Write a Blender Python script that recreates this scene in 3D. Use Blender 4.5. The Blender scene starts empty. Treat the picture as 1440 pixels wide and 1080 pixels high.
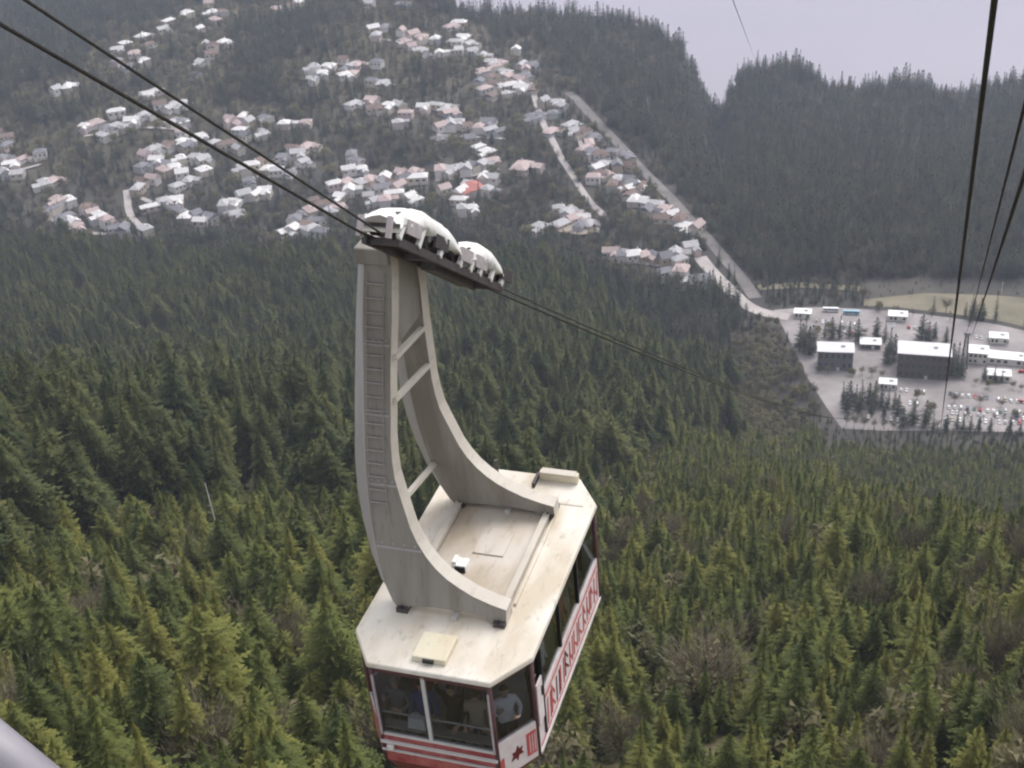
import bpy, bmesh, math, random
import numpy as np
from mathutils import Matrix, Vector

# ------------------------------------------------------------------ camera, sky, sun, exposure
scene = bpy.context.scene
COL = scene.collection
CAM_Z = 450.0
PITCH, ROLL, FPX = math.radians(29.0), math.radians(-4.0), 1900.0

def cam_axes():
    cp, sp = math.cos(PITCH), math.sin(PITCH)
    fwd = np.array([0, cp, -sp]); up = np.array([0, sp, cp]); r = np.array([1.0, 0, 0])
    c, s = math.cos(ROLL), math.sin(ROLL)
    return c * r + s * up, -s * r + c * up, fwd
RGT, UPV, FWD = cam_axes()
cam_data = bpy.data.cameras.new('camera')
cam = bpy.data.objects.new('camera', cam_data)
COL.objects.link(cam)
m = Matrix.Identity(4)
for i in range(3):
    m[i][0], m[i][1], m[i][2] = RGT[i], UPV[i], -FWD[i]
m[2][3] = CAM_Z
cam.matrix_world = m
cam_data.sensor_width = 36.0
cam_data.lens = 36.0 * FPX / 1440.0
cam_data.clip_start = 0.1
cam_data.clip_end = 60000.0
scene.camera = cam

SUN_EL, SUN_AZ = math.radians(58.0), math.radians(40.0)     # azimuth from +Y towards +X
world = bpy.data.worlds.new('World')
scene.world = world
world.use_nodes = True
wn = world.node_tree.nodes
wl = world.node_tree.links
bg = wn['Background']
sky = wn.new('ShaderNodeTexSky')
sky.sky_type = 'NISHITA'
sky.sun_disc = False
sky.sun_elevation = SUN_EL
sky.sun_rotation = SUN_AZ
sky.air_density = 1.0
sky.dust_density = 4.0
sky.altitude = 700.0
hsv = wn.new('ShaderNodeHueSaturation')
hsv.inputs['Saturation'].default_value = 0.25
hsv.inputs['Value'].default_value = 1.0
wl.new(sky.outputs[0], hsv.inputs['Color'])
wl.new(hsv.outputs[0], bg.inputs['Color'])
bg.inputs['Strength'].default_value = 0.15

sun_data = bpy.data.lights.new('sun', 'SUN')
sun_data.energy = 0.85
sun_data.angle = math.radians(40.0)
sun_data.color = (1.0, 0.95, 0.88)
sun = bpy.data.objects.new('sun', sun_data)
COL.objects.link(sun)
sdir = Vector((math.sin(SUN_AZ) * math.cos(SUN_EL), math.cos(SUN_AZ) * math.cos(SUN_EL), math.sin(SUN_EL)))
sun.rotation_euler = sdir.to_track_quat('Z', 'Y').to_euler()
sun.location = (200, 200, 900)

vs = scene.view_settings
vs.view_transform = 'Standard'
vs.look = 'None'
vs.exposure = 0.92
vs.gamma = 1.0
vs.use_curve_mapping = False
scene.render.engine = 'CYCLES'
scene.cycles.use_denoising = True
scene.cycles.use_adaptive_sampling = True
scene.cycles.adaptive_threshold = 0.02
scene.cycles.max_bounces = 5
scene.cycles.diffuse_bounces = 3
scene.cycles.volume_bounces = 1
scene.cycles.transparent_max_bounces = 12
scene.cycles.caustics_reflective = False
scene.cycles.caustics_refractive = False
scene.cycles.filter_width = 2.2

random.seed(7)
rng = np.random.default_rng(7)

# ------------------------------------------------------------------ helpers: rays, tags, meshes, materials
def ray(px, py):
    v = RGT * ((px - 720.0) / FPX) - UPV * ((py - 540.0) / FPX) + FWD
    return v / np.linalg.norm(v)

def project(P):
    """world points (n,3) -> photo pixels (n,2) and depth"""
    Q = np.asarray(P, float) - np.array([0, 0, CAM_Z])
    z = Q @ FWD
    zz = np.where(np.abs(z) < 1e-6, 1e-6, z)
    return 720 + FPX * (Q @ RGT) / zz, 540 - FPX * (Q @ UPV) / zz, z

def tag(o, label=None, cat=None, group=None, kind=None):
    if label: o['label'] = label
    if cat: o['category'] = cat
    if group: o['group'] = group
    if kind: o['kind'] = kind
    return o

def empty(name, loc=(0, 0, 0), rz=0.0, parent=None):
    o = bpy.data.objects.new(name, None)
    o.empty_display_size = 0.5
    o.location = loc
    o.rotation_euler = (0, 0, rz)
    COL.objects.link(o)
    if parent: o.parent = parent
    return o

def place_copy(name, mesh, loc, rz=0.0, scale=1.0, parent=None):
    o = bpy.data.objects.new(name, mesh)
    o.location = loc
    o.rotation_euler = (0, 0, rz)
    o.scale = scale if isinstance(scale, (tuple, list)) else (scale, scale, scale)
    COL.objects.link(o)
    if parent: o.parent = parent
    return o

class MB:
    """collects faces; build() links them as one mesh object"""
    def __init__(self):
        self.v, self.f, self.m = [], [], []
    def add(self, verts, faces, mi=0):
        b = len(self.v)
        self.v += [tuple(map(float, p)) for p in verts]
        for f in faces:
            self.f.append(tuple(b + i for i in f)); self.m.append(mi)
        return self
    def box(self, c, s, mi=0, rz=0.0, taper=1.0):
        hx, hy, hz = s[0] / 2, s[1] / 2, s[2] / 2
        cs, sn = math.cos(rz), math.sin(rz)
        vv = []
        for dz, k in ((-hz, 1.0), (hz, taper)):
            for dx, dy in ((-hx, -hy), (hx, -hy), (hx, hy), (-hx, hy)):
                dx *= k; dy *= k
                vv.append((c[0] + dx * cs - dy * sn, c[1] + dx * sn + dy * cs, c[2] + dz))
        return self.add(vv, [(3, 2, 1, 0), (4, 5, 6, 7), (0, 1, 5, 4), (1, 2, 6, 5), (2, 3, 7, 6), (3, 0, 4, 7)], mi)
    def span(self, a, b, w, h, mi=0, up=(0, 0, 1)):
        """box beam from a to b, w across, h along up"""
        a, b = Vector(a), Vector(b)
        d = (b - a).normalized()
        s = d.cross(Vector(up))
        if s.length < 1e-4: s = Vector((1, 0, 0))
        s.normalize(); u = s.cross(d).normalized()
        vv = []
        for p in (a, b):
            for x, y in ((-1, -1), (1, -1), (1, 1), (-1, 1)):
                vv.append(p + s * (x * w / 2) + u * (y * h / 2))
        return self.add(vv, [(3, 2, 1, 0), (4, 5, 6, 7), (0, 1, 5, 4), (1, 2, 6, 5), (2, 3, 7, 6), (3, 0, 4, 7)], mi)
    def tube(self, pts, r, n=6, mi=0, cap=True):
        pts = [Vector(p) for p in pts]
        rings = []
        for i, p in enumerate(pts):
            d = (pts[min(i + 1, len(pts) - 1)] - pts[max(i - 1, 0)]).normalized()
            ref = Vector((0, 0, 1)) if abs(d.z) < 0.95 else Vector((1, 0, 0))
            s = d.cross(ref).normalized(); u = s.cross(d)
            rr = r[i] if isinstance(r, (list, tuple)) else r
            rings.append([p + (s * math.cos(2 * math.pi * k / n) + u * math.sin(2 * math.pi * k / n)) * rr for k in range(n)])
        vv = [q for g in rings for q in g]
        ff = []
        for i in range(len(pts) - 1):
            for k in range(n):
                a, b = i * n + k, i * n + (k + 1) % n
                ff.append((a, b, b + n, a + n))
        if cap:
            ff.append(tuple(range(n - 1, -1, -1)))
            ff.append(tuple((len(pts) - 1) * n + k for k in range(n)))
        return self.add(vv, ff, mi)
    def prism(self, poly, z0, z1, mi=0, poly_top=None):
        n = len(poly)
        pt = poly_top or poly
        vv = [(p[0], p[1], z0) for p in poly] + [(p[0], p[1], z1) for p in pt]
        ff = [tuple(range(n - 1, -1, -1)), tuple(range(n, 2 * n))]
        ff += [(i, (i + 1) % n, n + (i + 1) % n, n + i) for i in range(n)]
        return self.add(vv, ff, mi)
    def mesh(self, name, mats, smooth=False):
        me = bpy.data.meshes.new(name)
        me.from_pydata(self.v, [], self.f)
        for mt in (mats if isinstance(mats, (list, tuple)) else [mats]): me.materials.append(mt)
        me.polygons.foreach_set('material_index', self.m)
        if smooth: me.polygons.foreach_set('use_smooth', [True] * len(self.f))
        me.update()
        return me
    def build(self, name, mats, parent=None, smooth=False, bevel=0.0):
        o = bpy.data.objects.new(name, self.mesh(name, mats, smooth))
        COL.objects.link(o)
        if parent: o.parent = parent
        if bevel:
            bv = o.modifiers.new('edges', 'BEVEL'); bv.width = bevel; bv.segments = 2; bv.limit_method = 'ANGLE'
        return o

MATS = {}
def mat(name, c1, c2=None, scale=3.0, rough=0.7, metal=0.0, spec=0.4, bump=0.0, detail=4.0, rnd=0.0, c3=None):
    """principled with a noise mix of c1 and c2; rnd mixes towards c3 per object"""
    if name in MATS: return MATS[name]
    mt = bpy.data.materials.new(name)
    mt.use_nodes = True
    nt = mt.node_tree; N, L = nt.nodes, nt.links
    p = N['Principled BSDF']
    p.inputs['Roughness'].default_value = rough
    p.inputs['Metallic'].default_value = metal
    p.inputs['Specular IOR Level'].default_value = spec
    p.inputs['Base Color'].default_value = (*c1, 1)
    out = None
    if c2 is not None or bump:
        tc = N.new('ShaderNodeTexCoord')
        no = N.new('ShaderNodeTexNoise')
        no.inputs['Scale'].default_value = scale
        no.inputs['Detail'].default_value = detail
        no.inputs['Roughness'].default_value = 0.62
        L.new(tc.outputs['Object'], no.inputs['Vector'])
        if c2 is not None:
            rp = N.new('ShaderNodeValToRGB')
            rp.color_ramp.elements[0].position = 0.33; rp.color_ramp.elements[0].color = (*c1, 1)
            rp.color_ramp.elements[1].position = 0.68; rp.color_ramp.elements[1].color = (*c2, 1)
            L.new(no.outputs['Fac'], rp.inputs['Fac'])
            out = rp.outputs['Color']
        if bump:
            b = N.new('ShaderNodeBump'); b.inputs['Strength'].default_value = bump
            L.new(no.outputs['Fac'], b.inputs['Height']); L.new(b.outputs[0], p.inputs['Normal'])
    if rnd and c3 is not None:
        oi = N.new('ShaderNodeObjectInfo')
        mx = N.new('ShaderNodeMix'); mx.data_type = 'RGBA'
        mu = N.new('ShaderNodeMath'); mu.operation = 'MULTIPLY'; mu.inputs[1].default_value = rnd
        L.new(oi.outputs['Random'], mu.inputs[0]); L.new(mu.outputs[0], mx.inputs['Factor'])
        if out: L.new(out, mx.inputs[6])
        else: mx.inputs[6].default_value = (*c1, 1)
        mx.inputs[7].default_value = (*c3, 1)
        out = mx.outputs[2]
    if out: L.new(out, p.inputs['Base Color'])
    MATS[name] = mt
    return mt

def foliage_mat(name, dark, mid, light, transl=0.36):
    """needle or leaf colour: differs from tree to tree and in clumps inside a crown"""
    mt = bpy.data.materials.new(name); mt.use_nodes = True
    nt = mt.node_tree; N, L = nt.nodes, nt.links
    p = N['Principled BSDF']; p.inputs['Roughness'].default_value = 0.75
    p.inputs['Specular IOR Level'].default_value = 0.2
    oi = N.new('ShaderNodeObjectInfo')
    tc = N.new('ShaderNodeTexCoord')
    no = N.new('ShaderNodeTexNoise'); no.inputs['Scale'].default_value = 0.75; no.inputs['Detail'].default_value = 3.0
    L.new(tc.outputs['Object'], no.inputs['Vector'])
    mm = N.new('ShaderNodeMath'); mm.operation = 'MULTIPLY'; mm.inputs[1].default_value = 0.55
    L.new(oi.outputs['Random'], mm.inputs[0])
    ad = N.new('ShaderNodeMath'); ad.operation = 'MULTIPLY_ADD'; ad.inputs[1].default_value = 0.9
    L.new(no.outputs['Fac'], ad.inputs[0]); L.new(mm.outputs[0], ad.inputs[2])
    rp = N.new('ShaderNodeValToRGB')
    e = rp.color_ramp.elements
    e[0].position = 0.36; e[0].color = (*dark, 1)
    e[1].position = 0.98; e[1].color = (*light, 1)
    k = e.new(0.68); k.color = (*mid, 1)
    L.new(ad.outputs[0], rp.inputs['Fac'])
    L.new(rp.outputs[0], p.inputs['Base Color'])
    tr = N.new('ShaderNodeBsdfTranslucent'); L.new(rp.outputs[0], tr.inputs['Color'])
    mx = N.new('ShaderNodeMixShader'); mx.inputs[0].default_value = transl
    L.new(p.outputs[0], mx.inputs[1]); L.new(tr.outputs[0], mx.inputs[2])
    L.new(mx.outputs[0], N['Material Output'].inputs['Surface'])
    MATS[name] = mt
    return mt

def glass_mat(name, tint=(0.68, 0.70, 0.72), refl=1.0):
    mt = bpy.data.materials.new(name); mt.use_nodes = True
    nt = mt.node_tree; N, L = nt.nodes, nt.links
    N.remove(N['Principled BSDF'])
    t = N.new('ShaderNodeBsdfTransparent'); t.inputs['Color'].default_value = (*tint, 1)
    g = N.new('ShaderNodeBsdfGlossy'); g.inputs['Roughness'].default_value = 0.06
    lw = N.new('ShaderNodeLayerWeight'); lw.inputs['Blend'].default_value = .5
    pw = N.new('ShaderNodeMath'); pw.operation = 'POWER'; pw.inputs[1].default_value = 4.0
    f = N.new('ShaderNodeMath'); f.operation = 'MULTIPLY_ADD'; f.inputs[1].default_value = .8; f.inputs[2].default_value = .045
    L.new(lw.outputs['Facing'], pw.inputs[0]); L.new(pw.outputs[0], f.inputs[0])
    mx = N.new('ShaderNodeMixShader')
    L.new(f.outputs[0], mx.inputs[0]); L.new(t.outputs[0], mx.inputs[1]); L.new(g.outputs[0], mx.inputs[2])
    L.new(mx.outputs[0], N['Material Output'].inputs['Surface'])
    MATS[name] = mt
    return mt

# ------------------------------------------------------------------ terrain
def smooth(a, b, x):
    t = np.clip((x - a) / (b - a), 0, 1)
    return t * t * (3 - 2 * t)

# skyline of the wooded plateau: photo column -> row of the tree tops
SKY_X = np.array([560, 640, 700, 760, 820, 870, 905, 935, 960, 980, 1000, 1015, 1030, 1045, 1070, 1120, 1150, 1200, 1260, 1330, 1400, 1440, 1560], float)
SKY_Y = np.array([-14, -2, 2, 0, 6, 14, 20, 38, 58, 92, 138, 140, 112, 92, 82, 80, 97, 106, 101, 113, 104, 95, 96], float)
R_END, EDGE_TREE = 1700.0, 17.0
_az, _ze = [], []
for _x, _y in zip(SKY_X, SKY_Y):
    _r = ray(_x, _y)
    _az.append(math.atan2(_r[0], _r[1]))
    _ze.append(CAM_Z + _r[2] / math.hypot(_r[0], _r[1]) * R_END - EDGE_TREE)
SKY_AZ, SKY_ZE = np.array(_az), np.array(_ze)

def terrain(x, y):
    x = np.asarray(x, float); y = np.asarray(y, float)
    toe = np.interp(x, [-900, -450, -180, 20, 60, 110, 200, 260, 420, 900], [1250, 1150, 1060, 1055, 990, 860, 715, 690, 680, 700])
    t = np.clip((y - 126) / (toe - 126), 0, 1)
    z = 328 * (1 - t) ** 1.5
    z = z + np.where(y < 126, (126 - y) * 0.58, 0)
    z = np.minimum(z, 395)
    # spur on the left, a gully right of the cable line
    w = smooth(700, 300, y) * smooth(-40, 120, y)
    z = z + 26 * w * np.exp(-((x + 175) / 85) ** 2) - 12 * w * np.exp(-((x - 25) / 40) ** 2) + 10 * w * np.exp(-((x - 130) / 60) ** 2)
    # low undulation outside the flat car park
    flat = smooth(130, 175, x) * smooth(650, 700, y) * (1 - smooth(930, 990, y))
    u = 3.5 * np.sin(x / 71 + 0.6) * np.sin(y / 93) + 2.5 * np.sin(x / 37 - y / 51) + 1.2 * np.sin(x / 19 + y / 23)
    z = z + u * (1 - flat)
    # plateau edge
    r = np.hypot(x, y); az = np.arctan2(x, y)
    ze = np.interp(az, SKY_AZ, SKY_ZE)
    rend = np.interp(az, [SKY_AZ[0] - 0.05, SKY_AZ[1]], [2900, R_END])
    k = smooth(1050, 1650, r)
    far = np.where(r <= rend, ze * k, ze - (r - rend) * 0.62)
    z = z + np.where(y > 0, np.maximum(far, -205), 0)
    return np.maximum(z, -200)

def ground_hit(px, py):
    d = ray(px, py)
    ts = np.arange(60, 4200, 3.0)
    P = d[None, :] * ts[:, None]
    below = (P[:, 2] + CAM_Z) < terrain(P[:, 0], P[:, 1])
    i = int(np.argmax(below)) if below.any() else len(ts) - 1
    a, b = ts[max(i - 1, 0)], ts[i]
    for _ in range(18):
        c = (a + b) / 2
        q = d * c
        if q[2] + CAM_Z < terrain(q[0], q[1]): b = c
        else: a = c
    q = d * b
    return np.array([q[0], q[1], float(terrain(q[0], q[1]))])

def at(px, py, z=0.0):
    """the point of the level plane z seen at that photo pixel"""
    d = ray(px, py)
    t = (z - CAM_Z) / d[2]
    return np.array([d[0] * t, d[1] * t, z])

M_ground = mat('forest_floor', (0.085, 0.072, 0.042), (0.15, 0.125, 0.075), scale=0.15, rough=0.95, detail=8, spec=0.1)
def valley_mix(mt):
    N, L = mt.node_tree.nodes, mt.node_tree.links
    p = N['Principled BSDF']
    src = p.inputs['Base Color'].links[0].from_socket
    tc = N.new('ShaderNodeTexCoord'); sp = N.new('ShaderNodeSeparateXYZ'); L.new(tc.outputs['Object'], sp.inputs[0])
    mr = N.new('ShaderNodeMapRange'); mr.inputs[1].default_value = 60.0; mr.inputs[2].default_value = 8.0
    L.new(sp.outputs['Z'], mr.inputs[0])
    n = N.new('ShaderNodeTexNoise'); n.inputs['Scale'].default_value = .02; n.inputs['Detail'].default_value = 8
    L.new(tc.outputs['Object'], n.inputs['Vector'])
    r = N.new('ShaderNodeValToRGB'); r.color_ramp.elements[0].position = .35; r.color_ramp.elements[0].color = (.055, .05, .05, 1)
    r.color_ramp.elements[1].position = .7; r.color_ramp.elements[1].color = (.11, .10, .085, 1)
    L.new(n.outputs['Fac'], r.inputs['Fac'])
    mx = N.new('ShaderNodeMix'); mx.data_type = 'RGBA'
    L.new(mr.outputs[0], mx.inputs['Factor']); L.new(src, mx.inputs[6]); L.new(r.outputs[0], mx.inputs[7])
    L.new(mx.outputs[2], p.inputs['Base Color'])
valley_mix(M_ground)
xs = np.arange(-1600, 1601, 12.0); ys = np.arange(-320, 3101, 12.0)
GX, GY = np.meshgrid(xs, ys)
GZ = terrain(GX, GY)
me = bpy.data.meshes.new('ground')
nx, ny = len(xs), len(ys)
idx = np.arange(nx * ny).reshape(ny, nx)
quads = np.stack([idx[:-1, :-1], idx[:-1, 1:], idx[1:, 1:], idx[1:, :-1]], -1).reshape(-1, 4)
me.from_pydata(np.stack([GX, GY, GZ], -1).reshape(-1, 3).tolist(), [], quads.tolist())
me.polygons.foreach_set('use_smooth', [True] * len(quads))
me.materials.append(M_ground)
ground = bpy.data.objects.new('ground', me)
COL.objects.link(ground)
tag(ground, 'wooded mountainside running down to the valley floor', kind='structure')

# low fog lying over the valley beyond the wooded plateau
M_fog = mat('fog_top', (0.35, 0.33, 0.375), (0.385, 0.36, 0.405), scale=0.0016, rough=1.0, spec=0.0, detail=2)
fb = MB()
fx = np.linspace(-14000, 14000, 57); fy = np.linspace(1500, 15000, 46)
vv = [(x, y, -150 + 9 * math.sin(x / 900 + y / 1300) + 6 * math.sin(x / 410 - y / 620)) for y in fy for x in fx]
ff = [(j * 57 + i, j * 57 + i + 1, (j + 1) * 57 + i + 1, (j + 1) * 57 + i) for j in range(45) for i in range(56)]
fb.add(vv, ff)
tag(fb.build('fog_bank', M_fog, smooth=True), 'pale fog lying over the valley beyond the wooded ridge', kind='structure')

# ------------------------------------------------------------------ surfaces on the ground
def sheet(name, pts, z, material, label, kind='structure'):
    b = MB(); b.add([(p[0], p[1], z) for p in pts], [tuple(range(len(pts)))])
    o = b.build(name, material)
    me_ = o.data
    if me_.polygons[0].normal.z < 0: me_.flip_normals()
    return tag(o, label, kind=kind)

def ribbon(name, pxs, width, lift, material, label, kind='structure', extra=None):
    P = [ground_hit(*p)[:2] for p in pxs]
    if extra: P = P + extra
    dense = []
    for a, b in zip(P[:-1], P[1:]):
        n = max(2, int(np.linalg.norm(b - a) / 6))
        for k in range(n): dense.append(a + (b - a) * k / n)
    dense.append(P[-1])
    dense = np.array(dense)
    for _ in range(4):
        dense[1:-1] = (dense[:-2] + 2 * dense[1:-1] + dense[2:]) / 4
    d = np.gradient(dense, axis=0); d /= np.linalg.norm(d, axis=1)[:, None] + 1e-9
    nrm = np.stack([-d[:, 1], d[:, 0]], 1)
    rows = []
    offs = (-1, -0.33, 0.33, 1)
    for k in offs: rows.append(dense + nrm * (k * width / 2))
    b = MB(); vv = []
    zc = np.max([terrain(q[:, 0], q[:, 1]) for q in rows], axis=0) + lift
    for i in range(len(dense)):
        for q in rows: vv.append((q[i, 0], q[i, 1], zc[i]))
    ff = [(i * 4 + k, (i + 1) * 4 + k, (i + 1) * 4 + k + 1, i * 4 + k + 1) for i in range(len(dense) - 1) for k in range(3)]
    b.add(vv, ff)
    o = b.build(name, material, smooth=True)
    if o.data.polygons[0].normal.z < 0: o.data.flip_normals()
    tag(o, label, kind=kind)
    return dense

M_road = mat('pale_road', (0.36, 0.32, 0.31), (0.50, 0.45, 0.43), scale=0.05, rough=0.9, detail=6)
M_corridor = mat('corridor_gravel', (0.13, 0.118, 0.11), (0.24, 0.215, 0.21), scale=0.06, rough=0.95, detail=7)
M_lot = mat('car_park_gravel', (0.22, 0.195, 0.195), (0.38, 0.34, 0.335), scale=0.035, rough=0.95, detail=10)
M_asph = mat('asphalt', (0.25, 0.225, 0.22), (0.34, 0.30, 0.295), scale=0.08, rough=0.9, detail=7)
M_lawn = mat('dry_lawn', (0.14, 0.125, 0.085), (0.26, 0.225, 0.16), scale=0.025, rough=0.95, detail=7)
M_bare = mat('bare_earth', (0.28, 0.23, 0.19), (0.38, 0.32, 0.27), scale=0.05, rough=0.95, detail=8)

roads = []
roads.append(ribbon('road', [(800, 131), (830, 162), (880, 214), (930, 266), (960, 298), (1000, 342), (1040, 388), (1062, 420)], 10, 0.5, M_corridor, 'long straight grey road running diagonally down between the houses and the wooded plateau'))
roads.append(ribbon('road', [(735, 92), (752, 138), (765, 178), (790, 225), (805, 246), (830, 285), (850, 304)], 6.5, 0.5, M_road, 'pale winding road down the middle of the housing strip'))
roads.append(ribbon('road', [(984, 362), (1010, 393), (1030, 412), (1052, 434), (1075, 442), (1110, 447)], 11, 0.6, M_road, 'wide pale road leading to the car park'))
roads.append(ribbon('road', [(178, 268), (181, 300), (190, 314), (206, 324)], 6.5, 0.5, M_road, 'short pale road curving between the houses on the left'))
roads.append(ribbon('road', [(860, 366), (900, 369), (955, 377), (985, 405)], 8, 0.5, M_road, 'level street behind the row of houses above the forest edge'))

for pxs, where in (
    ([(72, 308), (105, 326), (150, 330)], 'through the bright cluster by the left forest edge'),
    ([(196, 278), (240, 294), (275, 308), (305, 318)], 'below the dense cluster under the lower cable'),
    ([(118, 192), (165, 186), (215, 180), (260, 184)], 'along the row stepping downhill left of the cables'),
    ([(486, 274), (535, 268), (592, 258)], 'through the bright front row above the carriage'),
    ([(614, 190), (660, 192), (712, 196)], 'through the terrace rows at the town centre'),
    ([(520, 52), (575, 62), (620, 74), (662, 70)], 'through the pale upper rows under the skyline'),
    ([(612, 254), (660, 250), (702, 238)], 'through the group right of the carriage'),
    ([(345, 246), (380, 252), (415, 238), (436, 222)], 'below the crossing of the cables'),
    ([(-5, 243), (30, 240), (64, 230)], 'at the far left edge of the town'),
    ([(812, 196), (835, 232), (862, 258), (900, 284), (950, 318)], 'down the housing strip next to the long straight road')):
    roads.append(ribbon('street', pxs, 5.5, 0.5, M_road, 'narrow pale street ' + where))

LOT = [(1088, 436), (1140, 432), (1200, 434), (1260, 438), (1330, 446), (1400, 456), (1480, 474), (1540, 490), (1540, 618), (1440, 608), (1330, 606), (1240, 606), (1184, 603), (1163, 574), (1136, 532), (1112, 482)]
LOT_W = [at(x, y, 0.0)[:2] for x, y in LOT]
sheet('car_park', LOT_W, 0.15, M_lot, 'pale gravel car park at the foot of the mountain')
ZB = 0.15
FIELD_W = [at(x, y, 0.1)[:2] for x, y in [(1215, 421), (1300, 412), (1400, 415), (1540, 428), (1540, 484), (1480, 468), (1400, 450), (1330, 440), (1260, 432), (1215, 430)]]
sheet('lawn', FIELD_W, 0.10, M_lawn, 'dry yellow lawn behind the car park')
sheet('road', [at(x, y, 0.15)[:2] for x, y in [(1140, 526), (1260, 531), (1400, 541), (1540, 552), (1540, 566), (1400, 553), (1260, 543), (1150, 539)]], ZB + 0.02, M_asph, 'level grey road crossing the middle of the car park')
sheet('verge', [at(x, y, 0.1)[:2] for x, y in [(1062, 402), (1130, 398), (1210, 404), (1216, 411), (1130, 406), (1070, 409)]], 0.9, M_lawn, 'narrow grassy strip below the wooded plateau')
bare_c = [ground_hit(*p) for p in [(768, 322), (790, 312), (820, 308), (846, 316), (842, 330), (815, 336), (785, 334)]]
zmax = max(p[2] for p in bare_c) + 1.2
sheet('clearing', [p[:2] for p in bare_c], zmax, M_bare, 'tan bare clearing beside the winding road')

# ------------------------------------------------------------------ tree shapes
M_bark = mat('bark', (0.09, 0.07, 0.055), (0.15, 0.12, 0.10), scale=2.0, rough=0.95)
M_snag = mat('dead_wood', (0.38, 0.34, 0.31), (0.50, 0.46, 0.42), scale=2.0, rough=0.9)
M_young = foliage_mat('young_needles', (0.072, 0.094, 0.027), (0.142, 0.164, 0.043), (0.235, 0.228, 0.058))
M_old = foliage_mat('old_needles', (0.050, 0.067, 0.025), (0.090, 0.108, 0.037), (0.152, 0.155, 0.050))
M_valley = foliage_mat('valley_needles', (0.026, 0.035, 0.025), (0.050, 0.060, 0.037), (0.095, 0.095, 0.055))
M_twig = foliage_mat('bare_twigs', (0.11, 0.09, 0.06), (0.17, 0.145, 0.10), (0.24, 0.20, 0.14), transl=0.0)
M_scrub = foliage_mat('scrub_leaves', (0.11, 0.11, 0.055), (0.18, 0.165, 0.085), (0.24, 0.21, 0.12))

def conifer_parts(seed, H, R, base, levels, per, power=0.85, ragged=0.25, fill=200):
    """trunk and crown of a conifer: whorls of drooping branches, each a spray of small leaf faces"""
    rg = random.Random(seed)
    cv, cf = [], []
    def tri(a, b, c):
        n = len(cv); cv.extend([a, b, c]); cf.append((n, n + 1, n + 2))
    lean = (rg.uniform(-.02, .02), rg.uniform(-.02, .02))
    def axis(z): return Vector((lean[0] * z, lean[1] * z, z))
    lump = [rg.uniform(0, 6.28) for _ in range(3)]
    for i in range(levels):
        t = (i + rg.uniform(-.3, .3)) / levels
        t = min(max(t, 0), .985)
        z = H * (base + (1 - base) * t)
        rad = R * (1 - t) ** power * (1 if t > .12 else .72 + 2.3 * t)
        n = max(3, int(per * (0.5 + 0.6 * (1 - t))))
        a0 = rg.uniform(0, 6.28)
        for k in range(n):
            a = a0 + 6.283 * k / n + rg.uniform(-.35, .35)
            l = rad * (1 + ragged * math.sin(2 * a + lump[0] + 5 * t)) * rg.uniform(.7, 1.15)
            if rg.random() < ragged * .28: l *= .45
            l = max(l, .18)
            rise, droop = rg.uniform(.02, .22) * (1 - t * .4), rg.uniform(.2, .42) * (1 - .5 * t)
            d = Vector((math.cos(a), math.sin(a), 0)); s = Vector((-d.y, d.x, 0))
            p = axis(z)
            NS = 7
            pts = [p + d * (l * q) + Vector((0, 0, l * (rise * q * 2 - droop * q * q))) for q in [.06 + .94 * j / NS for j in range(NS + 1)]]
            wd = l * rg.uniform(.20, .31)
            seg = l * .94 / NS
            for j in range(NS):
                w0 = wd * (.65, .95, 1.0, .88, .72, .5, .28)[j] * rg.uniform(.75, 1.25)
                for sg in (-1, 1):
                    tip = pts[j] + (s * sg + d * rg.uniform(.35, .8)) * w0 * rg.uniform(.75, 1.15) + Vector((0, 0, -w0 * rg.uniform(.1, .55)))
                    tri(pts[j] - d * seg * .1, pts[j] + d * seg * rg.uniform(.75, 1.1), tip)
                if j in (1, 3):
                    tri(pts[j], pts[j + 1], pts[j + 1] + Vector((0, 0, -wd * rg.uniform(.2, .42))) - d * seg * .3)
    for _ in range(fill):
        t = rg.random() ** 1.3
        z = H * (base + (1 - base) * t * .97)
        rad = R * (1 - t) ** power * rg.uniform(.1, .85)
        a = rg.uniform(0, 6.28)
        p = axis(z) + Vector((math.cos(a) * rad, math.sin(a) * rad, 0))
        q = R * .10
        tri(p + Vector((rg.uniform(-q, q), rg.uniform(-q, q), rg.uniform(-q, q * .4))), p + Vector((rg.uniform(-q, q), rg.uniform(-q, q), rg.uniform(-q, q * .4))), p + Vector((rg.uniform(-q, q), rg.uniform(-q, q), rg.uniform(-q, q))))
    top = axis(H * .93)
    for k in range(5):
        a = 6.283 * k / 5
        q = Vector((math.cos(a), math.sin(a), 0)) * R * .11
        tri(axis(H * 1.03), top + q, top + Vector((q.y, -q.x, -.2)))
    tb = MB()
    r0 = H * .0125 + .05
    tb.tube([axis(-1.2), axis(H * .35), axis(H * .7), axis(H * .97)], [r0 * 1.15, r0 * .8, r0 * .42, r0 * .1], 6)
    return tb, cv, cf

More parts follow.
